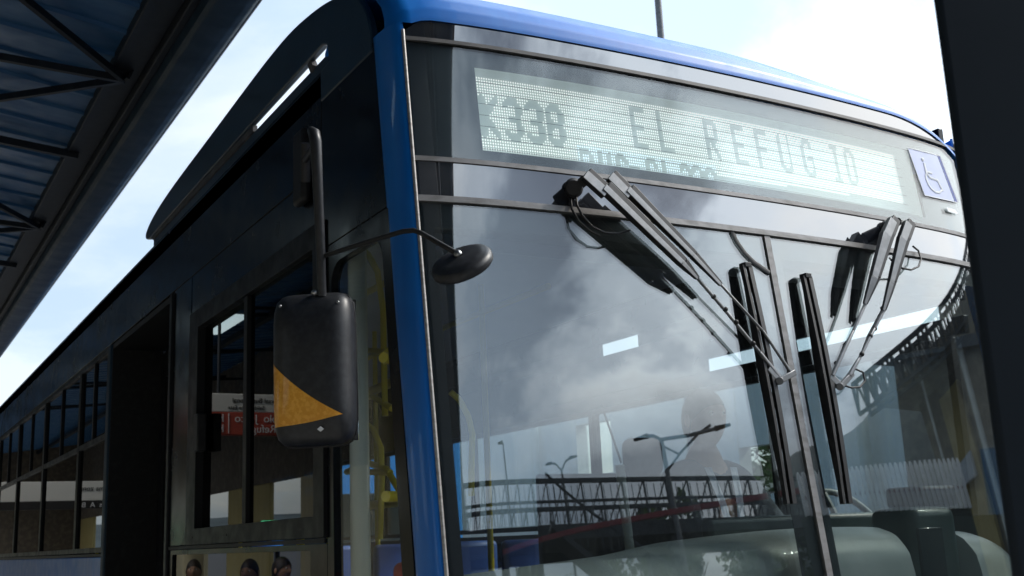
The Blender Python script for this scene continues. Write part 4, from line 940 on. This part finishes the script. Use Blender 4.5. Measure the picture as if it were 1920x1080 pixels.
gaps = [(yX(1465), yX(1385), zX(1420, 925), zX(1420, 835)), (yX(1148), yX(1082), zX(1110, 890), zX(1110, 792)), (yX(910, 730), yX(872, 730), zX(890, 762), zX(890, 700))]
segs = [10.25]+[q for gp_ in gaps for q in gp_[:2]]+[60]
PALEW = mat('pale_far_panel', (.62, .66, .66), .6, noise=(2, (.7, .73, .73), .4, .7))
for k in range(0, len(segs), 2): M().box((14.0, segs[k], -CZ-.4), (14.3, segs[k+1], 2.55)).build('wall_panel', PALEW, ws)
for y0_, y1_, za, zb_ in gaps:
    M().box((14.02, y0_, -CZ-.4), (14.28, y1_, za)).build('sill_panel', PALEW, ws); M().box((14.02, y0_, zb_), (14.28, y1_, 2.54)).build('lintel_panel', PALEW, ws)
for y_ in (12.5, 16.8, 22.5, 28, 34): M().tube([(13.8, y_, -CZ-.4), (13.8, y_, 2.55)], .10, 12).build('wall_post', PALE, ws, smooth=60)
ki = empty('dark_backdrop', (13, 6.5, -CZ-.4), 'brown kiosk past the far side of the bus, seen dark through its driver window', 'backdrop')
M().box((12, 3, -CZ-.4), (14.5, 10.2, 2.05)).build('wall', BROWN, ki)  # added box, keeps bright sky out of the driver window
M().box((11.8, 2.8, 2.052), (14.7, 10.4, 2.2)).build('roof', TRUSS, ki); M().box((11.96, 4.2, -.4), (12.0, 6.0, .8)).build('window', WIN, ki); M().box((11.96, 7.0, -.4), (12.0, 9.0, .8)).build('window', WIN, ki)
bw = empty('low_building', (22, 14, -CZ-.4), 'low pale building behind the trees on the far side of the bus lane', 'building')
M().box((21, 0, -CZ-.4), (26, 30, 1.3)).build('wall', WHITEP, bw)
for k in range(8): M().box((20.96, 1.5+3.6*k, -.6), (21.0, 3.4+3.6*k, .9)).build('window', WIN, bw)
M().box((20.7, -.3, 1.302), (26.3, 30.3, 1.5)).build('roof', BROWN, bw)
# white bus-lane shelter / low white building under the bridge
q0 = refl(930, 960, 48); q1 = refl(1060, 980, 44)
bl = empty('white_warehouse', ((q0+q1)/2).xy.to_3d()+Vector((0, 0, -CZ-.4)), 'long low white building mirrored under the bridge deck', 'building')
M().prism([Vector((q0.x, q0.y, -CZ-.4)), Vector((q1.x, q1.y, -CZ-.4)), Vector((q1.x, q1.y, 1.8)), Vector((q0.x, q0.y, 4.0))], (2, -9, 0)).build('wall', WHITEP, bl)
for k in range(5):
    a_ = q0.lerp(q1, .1+.18*k); M().box((a_.x, a_.y+.2, .2), (a_.x+1.2, a_.y+.6, 1.6)).build('window', WIN, bl)

# opposite station: roof with lattice edge, brown soffit, columns, fascia, railing
st2 = empty('opposite_station', (16, -6, -CZ-.4), 'open station hall with a lattice-edged roof, mirrored in the right of the windscreen', 'station')
el = lambda px, py, d: refl(px, py, d)
E = [refl(1598, 722, 19.0), refl(1660, 690, 17), refl(1740, 648, 15), refl(1800, 610, 14), refl(1822, 585, 13.5)]
zt_ = sum(p.z for p in E)/len(E)
P0, P1 = Vector((E[0].x, E[0].y, 0)), Vector((E[-1].x, E[-1].y, 0)); dl = (P1-P0).normalized(); P0 = P0; P1 = P1+dl*14; LL = (P1-P0).length; nl = Vector((dl.y, -dl.x, 0))
if nl.dot(P0) < 0: nl = -nl
z0_ = E[0].z; z1_ = zt_+.25
def sp2(t, n_, z): p = P0+dl*t+nl*n_; return Vector((p.x, p.y, z))
def zedge(t): return z0_+(z1_-z0_)*min(1, t/((E[-1]-E[0]).xy.length))
lat = M(); nb = 44
for n_ in (0, .5):
    for k in range(nb):
        t0, t1 = k*LL/nb, (k+1)*LL/nb
        lat.bar(sp2(t0, n_, zedge(t0)), sp2(t1, n_, zedge(t1)), .10, .08); lat.bar(sp2(t0, n_, zedge(t0)-.62), sp2(t1, n_, zedge(t1)-.62), .09, .07)
        lat.bar(sp2(t0, n_, zedge(t0)-.62), sp2((t0+t1)/2, n_, zedge(t0)), .06, .06, nl); lat.bar(sp2((t0+t1)/2, n_, zedge(t1)), sp2(t1, n_, zedge(t1)-.62), .06, .06, nl)
        if k % 2 == 0: lat.bar(sp2(t0, n_, zedge(t0)-.62), sp2(t0, n_, zedge(t0)), .08, .08, nl)
lat.build('lattice_edge', TRUSS, st2)
M().prism([sp2(0, .9, z0_-.45), sp2(LL, .9, z1_-.45), sp2(LL, 14, z1_-.3), sp2(0, 14, z0_-.5)], (0, 0, .2)).build('roof_slab', BROWN, st2)
M().prism([sp2(1.3, 2.4, -CZ-.4), sp2(LL, 2.4, -CZ-.4), sp2(LL, 2.4, z1_-.46), sp2(.7, 2.4, z0_-.55)], nl*.2).build('back_wall', BROWN, st2)
ta, tb = (refl(1705, 820, 17).xy.to_3d()-P0).dot(dl), (refl(1772, 820, 16).xy.to_3d()-P0).dot(dl)
M().prism([sp2(ta, 1.9, -CZ-.4), sp2(tb, 1.9, -CZ-.4), sp2(tb, 1.9, z1_-.52), sp2(ta, 1.9, z1_-.52)], nl*.3).build('ochre_panel', OLIVE, st2)
def tcol(px, py, d): return (refl(px, py, d).xy.to_3d()-P0).dot(dl)
for t, r_ in ((tcol(1672, 700, 16.5), .05), (tcol(1812, 800, 14.5), .20), (tcol(1835, 800, 14.5)+2.5, .2)):
    M().tube([sp2(t, .75, -CZ-.4), sp2(t, .75, zedge(t)-.5)], r_, 16).build('round_column', PALE, st2, smooth=60)
fasc = mat('light_fascia', (.6, .66, .72), .4)
M().prism([sp2(1.8, 1.6, 2.9), sp2(3.5, 1.6, 2.9), sp2(3.5, 1.6, 3.35), sp2(1.5, 1.6, 3.2)], nl*.15).build('light_fascia', fasc, st2)
M().prism([sp2(.9, 1.6, 1.3), sp2(1.9, 1.6, 1.3), sp2(1.9, 1.6, 2.0), sp2(.9, 1.6, 2.0)], nl*.15).build('light_fascia', fasc, st2)
# picket railing on the ramp in front of it
pk0, pk1 = refl(1500, 905, 11), refl(1800, 880, 9)
pf = empty('picket_railing', Vector((pk0.x, pk0.y, -CZ-.4)), 'white picket railing on a dark wall, mirrored above the dashboard', 'railing')
n = 34; pm_ = M(); dv = (pk1-pk0); zt2 = pk0.z+.12
for k in range(n+1):
    p = pk0+dv*(k/n); p.z -= .43; pm_.tube([p, p+Vector((0, 0, .50)), p+Vector((0, 0, .56))], [.045, .045, .02], 10)
pm_.build('picket', WHITEP, pf, smooth=60)
M().bar(pk0-Vector((0, 0, .2)), pk1-Vector((0, 0, .2)), .03, .035).build('rail', rdm, pf)
M().prism([Vector((pk0.x, pk0.y, -CZ-.4)), Vector((pk1.x, pk1.y, -CZ-.4)), pk1-Vector((0, 0, .42)), pk0-Vector((0, 0, .42))], (0, -.2, 0)).build('ramp_wall', mat('dark_green_wall', (.02, .035, .03), .7), pf)

# ================================================================== NEIGHBOURING BUS beyond, seen through the windows
nb_ = empty('waiting_bus', (5.2, 17, -CZ-.4), 'blue bus waiting on the far side, seen through the windows of the front bus', 'bus')
NBZ = -.15
M().box((3.95, 12.2, -1.25), (6.45, 23, 1.70)).build('body', mat('mid_blue_paint', (.05, .30, .75), .3, 0, .3, noise=(3, (.06, .34, .8), .4, .7)), nb_, bevel=.12, seg=4)
for k in range(7):
    M().box((3.935, 12.7+1.4*k, -.05), (3.95, 13.95+1.4*k, 1.05)).build('side_window', WIN, nb_, bevel=.004)
M().box((4.15, 12.185, -.45), (6.2, 12.20, .55)).build('windscreen', WIN, nb_, bevel=.01)
yl = mat('amber_numerals', (.9, .55, .02), .5, emit=(1, .6, .05), est=.5)
txt('8048', .26, (5.72, 12.18, 1.25), (R(90), R(90), 0), yl, nb_, 'fleet_number')
for y in (13.6, 20.5): 
    t = M().tube([(3.97, y, -1.4), (4.25, y, -1.4)], .45, 30).build('wheel', RUB, nb_, smooth=40)
    M().tube([(3.95, y, -1.4), (3.98, y, -1.4)], .26, 24).build('rim', STEEL, t, smooth=40)

# ================================================================== PEOPLE
SKIN = mat('skin', (.42, .24, .16), .5, noise=(30, (.46, .27, .18), .4, .7)); HAIR = mat('dark_hair', (.018, .013, .01), .6, noise=(80, (.03, .022, .016), .4, .6))
EYE = mat('eye', (.7, .7, .7), .2); EYED = mat('iris', (.02, .012, .008), .2)
def skinned(verts, edges, radii, sub=2):
    me = bpy.data.meshes.new('tmp'); me.from_pydata([Vector(v) for v in verts], edges, []); o = bpy.data.objects.new('tmp', me); col.objects.link(o)
    md = o.modifiers.new('s', 'SKIN')
    for i, r_ in enumerate(radii): me.skin_vertices[0].data[i].radius = (r_, r_) if not isinstance(r_, tuple) else r_
    me.skin_vertices[0].data[0].use_root = True
    md.use_smooth_shade = True; sb = o.modifiers.new('u', 'SUBSURF'); sb.levels = sub; sb.render_levels = sub
    bpy.context.view_layer.update(); dg = bpy.context.evaluated_depsgraph_get(); out = bpy.data.meshes.new_from_object(o.evaluated_get(dg)); bpy.data.objects.remove(o); return out
def person(loc, yaw, label, shirt, trousers, sit=False, arms='down', headturn=0, hoodie=None, extra=None):
    """joints in a local frame: x = the person's left, y = back, z = up; faces -y"""
    root = empty('person', loc, label, 'person'); Rz = Matrix.Rotation(yaw, 3, 'Z'); base = Vector(loc)
    T = lambda p: base+Rz@Vector(p)
    hip = .92 if not sit else .48
    V, E_, Rr = [], [], []
    def add(p, r_, par=None):
        V.append(T(p)); Rr.append(r_)
        if par is not None: E_.append((par, len(V)-1))
        return len(V)-1
    pel = add((0, 0, hip), .13); bel = add((0, -.01, hip+.14), .12, pel); che = add((0, -.01, hip+.33), .14, bel); up = add((0, 0, hip+.47), .09, che)
    nk = add((0, 0, hip+.54), .062, up); ht = add((0, -.02, hip+.62), .056, nk)
    J = {}
    for s in (1, -1):
        sh = add((s*.175, 0, hip+.46), .062, up)
        if arms == 'wheel': el_ = add((s*.235, -.16, hip+.24), .045, sh); wr = add((s*.19, -.40, hip+.20), .028, el_); hd = (s*.17, -.45, hip+.21); fd = Vector((-.3*s, -.7, .3))
        else: el_ = add((s*.22, .03, hip+.19), .042, sh); wr = add((s*.235, -.03, hip-.04), .026, el_); hd = (s*.235, -.05, hip-.11); fd = Vector((0, -.15, -1))
        pm = add(hd, .026, wr); fd.normalize(); sd_ = Vector((0, 1, 0)) if arms != 'wheel' else Vector((0, 0, 1))
        for k, ln in enumerate((.075, .085, .08, .062)):
            b_ = Vector(hd)+sd_*(.027-.018*k)+fd*.03; f1 = add(b_, .0095, pm); f2 = add(b_+fd*ln*.5+Vector((-s*.006, 0, 0)), .009, f1); add(b_+fd*ln+Vector((-s*.018, 0, 0)), .0075, f2)
        b_ = Vector(hd)-fd*.01+Vector((0, -.03, 0)); f1 = add(b_, .011, pm); add(b_+fd*.045+Vector((0, -.012, 0)), .009, f1)
        if sit: kn = add((s*.12, -.44, hip-.02), .065, pel); an = add((s*.13, -.50, .08), .038, kn); add((s*.13, -.64, .04), .036, an)
        else: th = add((s*.09, 0, hip-.08), .085, pel); kn = add((s*.10, -.01, .48), .055, th); an = add((s*.105, .02, .09), .036, kn); add((s*.115, -.14, .04), .038, an)
    me = skinned(V, E_, Rr, 2)
    mb = M(); mb.v = [v.co.copy() for v in me.vertices]; mb.f = [tuple(p.vertices) for p in me.polygons]; mb.m = [0]*len(mb.f)
    # head with brow, nose, chin and ears
    Hc = Vector((0, -.03, hip+.700)); Ht = Matrix.Rotation(headturn, 3, 'Z'); Tn = lambda p: T(Hc+Ht@Vector(p))
    def head(u, v):
        a = 2*math.pi*u; ph = math.pi*v; x = .078*math.sin(ph)*math.cos(a); y = .098*math.sin(ph)*math.sin(a); z = -.122*math.cos(ph)
        if z < 0: x *= 1-.28*(-z/.122)**1.5; y *= 1-.12*(-z/.122)
        if y < 0:
            y -= .024*math.exp(-((x/.014)**2+((z+.012)/.024)**2)); y += .010*math.exp(-(((abs(x)-.031)/.016)**2+((z-.018)/.012)**2)); y -= .007*math.exp(-((x/.05)**2+((z-.04)/.012)**2))
            y -= .008*math.exp(-((x/.022)**2+((z+.055)/.010)**2)); y -= .008*math.exp(-((x/.025)**2+((z+.10)/.02)**2))
        return Tn((x, y, z))
    mb.grid(head, 40, 30, closeu=True)
    for s in (1, -1): mb.ball((0, 0, 0), (.012, .02, .032), 10, 8); n_ = 80; mb.v[-n_:] = [Tn(Vector(v)+Vector((s*.080, .012, -.005))) for v in mb.v[-n_:]]
    body = mb.build('body', SKIN, root, smooth=80); rmd = body.modifiers.new('remesh', 'REMESH'); rmd.mode = 'VOXEL'; rmd.voxel_size = .007; rmd.use_smooth_shade = True
    def hair(u, v):
        a = 2*math.pi*u; ph = math.pi*(.40+.60*v); lift = .35 if math.sin(a) < -.3 else 0
        ph = math.pi*(.36+.27*max(0, -math.sin(a))**.6+(1-.36-.27*max(0, -math.sin(a))**.6)*v)
        k = 1.09+.02*math.sin(a*9)*math.sin(ph*7)
        return Tn((.078*k*math.sin(ph)*math.cos(a), .101*k*math.sin(ph)*math.sin(a)+.006, -.126*math.cos(ph)*1.04))
    M().grid(hair, 40, 14, closeu=True).build('hair', HAIR, root, smooth=80)
    for s in (1, -1):
        e_ = M().ball((0, 0, 0), .0115, 12, 8); e_.v = [Tn(Vector(v)+Vector((s*.030, -.079, .018))) for v in e_.v]; e_.build('eye', EYE, root, smooth=80)
        e_ = M().ball((0, 0, 0), (.0055, .003, .0055), 10, 6); e_.v = [Tn(Vector(v)+Vector((s*.030, -.0900, .018))) for v in e_.v]; e_.build('iris', EYED, root, smooth=80)
    ms = M().grid(lambda u, v: Tn(((u-.5)*.046, -.0885-.006*math.sin(math.pi*u), -.052+.006*(v-.5)*math.sin(math.pi*u))), 8, 3); ms.build('mouth', mat('lips', (.28, .11, .09), .5), root, smooth=80)
    # clothing
    V2, E2, R2 = [], [], []
    def a2(p, r_, par=None):
        V2.append(T(p)); R2.append(r_)
        if par is not None: E2.append((par, len(V2)-1))
        return len(V2)-1
    b0 = a2((0, 0, hip-.04), (.155, .125)); b1 = a2((0, -.01, hip+.14), (.15, .125), b0); b2 = a2((0, -.01, hip+.33), (.175, .135), b1); b3 = a2((0, .0, hip+.475), .095, b2); a2((0, 0, hip+.545), .072, b3)
    for s in (1, -1):
        sh = a2((s*.185, 0, hip+.455), .084, b3)
        if arms == 'wheel': el_ = a2((s*.24, -.16, hip+.24), .060, sh); a2((s*.195, -.385, hip+.20), .040, el_)
        else: el_ = a2((s*.225, .03, hip+.19), .056, sh); a2((s*.237, -.025, hip-.02), .038, el_)
    me = skinned(V2, E2, R2, 2); mb = M(); mb.v = [v.co.copy() for v in me.vertices]; mb.f = [tuple(p.vertices) for p in me.polygons]; mb.m = [0]*len(mb.f)
    cl_ = mb.build('jumper', shirt, root, smooth=80); rmd = cl_.modifiers.new('remesh', 'REMESH'); rmd.mode = 'VOXEL'; rmd.voxel_size = .010; rmd.use_smooth_shade = True
    V2.clear(); E2.clear(); R2.clear(); b0 = a2((0, 0, hip), (.15, .12))
    for s in (1, -1):
        if sit: kn = a2((s*.12, -.44, hip-.02), .080, b0); a2((s*.13, -.50, .10), .060, kn)
        else: th = a2((s*.092, 0, hip-.09), .098, b0); kn = a2((s*.10, -.01, .48), .072, th); a2((s*.105, .02, .09), .060, kn)
    me = skinned(V2, E2, R2, 2); mb = M(); mb.v = [v.co.copy() for v in me.vertices]; mb.f = [tuple(p.vertices) for p in me.polygons]; mb.m = [0]*len(mb.f)
    mb.build('trousers', trousers, root, smooth=80)
    for s in (1, -1):
        c_ = (s*.13, -.56, .045) if sit else (s*.11, -.06, .045)
        e_ = M().ball((0, 0, 0), (.052, .135, .045), 16, 10); e_.v = [T(Vector(v)+Vector(c_)) for v in e_.v]; e_.build('shoe', RUB, root, smooth=80)
    if extra: extra(root, T, hip)
    return root
KN = mat('slate_knit_jumper', (.055, .07, .09), .85, noise=(90, (.075, .09, .115), .4, .6), bump=(60, .6, .004)); TR = mat('dark_trousers', (.02, .022, .03), .85, noise=(60, (.03, .03, .04), .4, .6))
GREYC = mat('grey_jacket', (.30, .31, .33), .8, noise=(30, (.36, .37, .39), .4, .6)); DRK = mat('black_jacket', (.02, .02, .025), .75, noise=(30, (.035, .035, .04), .4, .6)); DEN = mat('denim', (.05, .07, .13), .85, noise=(60, (.08, .10, .17), .4, .6))
def lanyard(root, T, hip):
    m_ = M()
    for s in (1, -1):
        m_.grid(lambda u, v: T((s*(.075-.062*v)+(u-.5)*.040, -.095-.052*math.sin(min(1, v*1.5)*math.pi/2), hip+.50-.36*v)), 3, 14)
    m_.build('lanyard', mat('pale_blue_strap', (.42, .52, .68), .6, noise=(40, (.6, .68, .8), .4, .6)), root, smooth=60)
    b = M(); P = Vector((.262, -.10, hip+.36))
    for (dx, dz, wx, wz) in ((0, .035, .06, .008), (0, 0, .010, .07), (0, -.035, .06, .008)):
        b.add([T((P.x+.012, P.y+(dx-wx/2), P.z+dz-wz/2)), T((P.x+.012, P.y+(dx+wx/2), P.z+dz-wz/2)), T((P.x+.012, P.y+(dx+wx/2), P.z+dz+wz/2)), T((P.x+.012, P.y+(dx-wx/2), P.z+dz+wz/2))], [(0, 1, 2, 3)])
    b.build('sleeve_mark', STICKW, root)
person((3.02, 3.60, -.745), R(6), 'person at the steering wheel in a slate jumper with a pale blue lanyard', KN, TR, sit=True, arms='wheel', headturn=R(-8), extra=lanyard)
# passers-by on the platform, seen mirrored in the lower side window
for (x, y, yw, lb, sh_, trs) in ((-.55, 9.9, R(40), 'person in a grey jacket standing on the platform, mirrored beside a person in black', GREYC, DEN), (-.95, 10.3, R(-30), 'person in a black jacket facing the person in grey on the platform', DRK, TR), (-.65, 12.2, R(20), 'person with short dark hair in a dark jacket standing alone on the platform', DRK, DEN)):
    person((x, y, -CZ-.22), yw, lb, sh_, trs).scale = (.95, .95, .955)
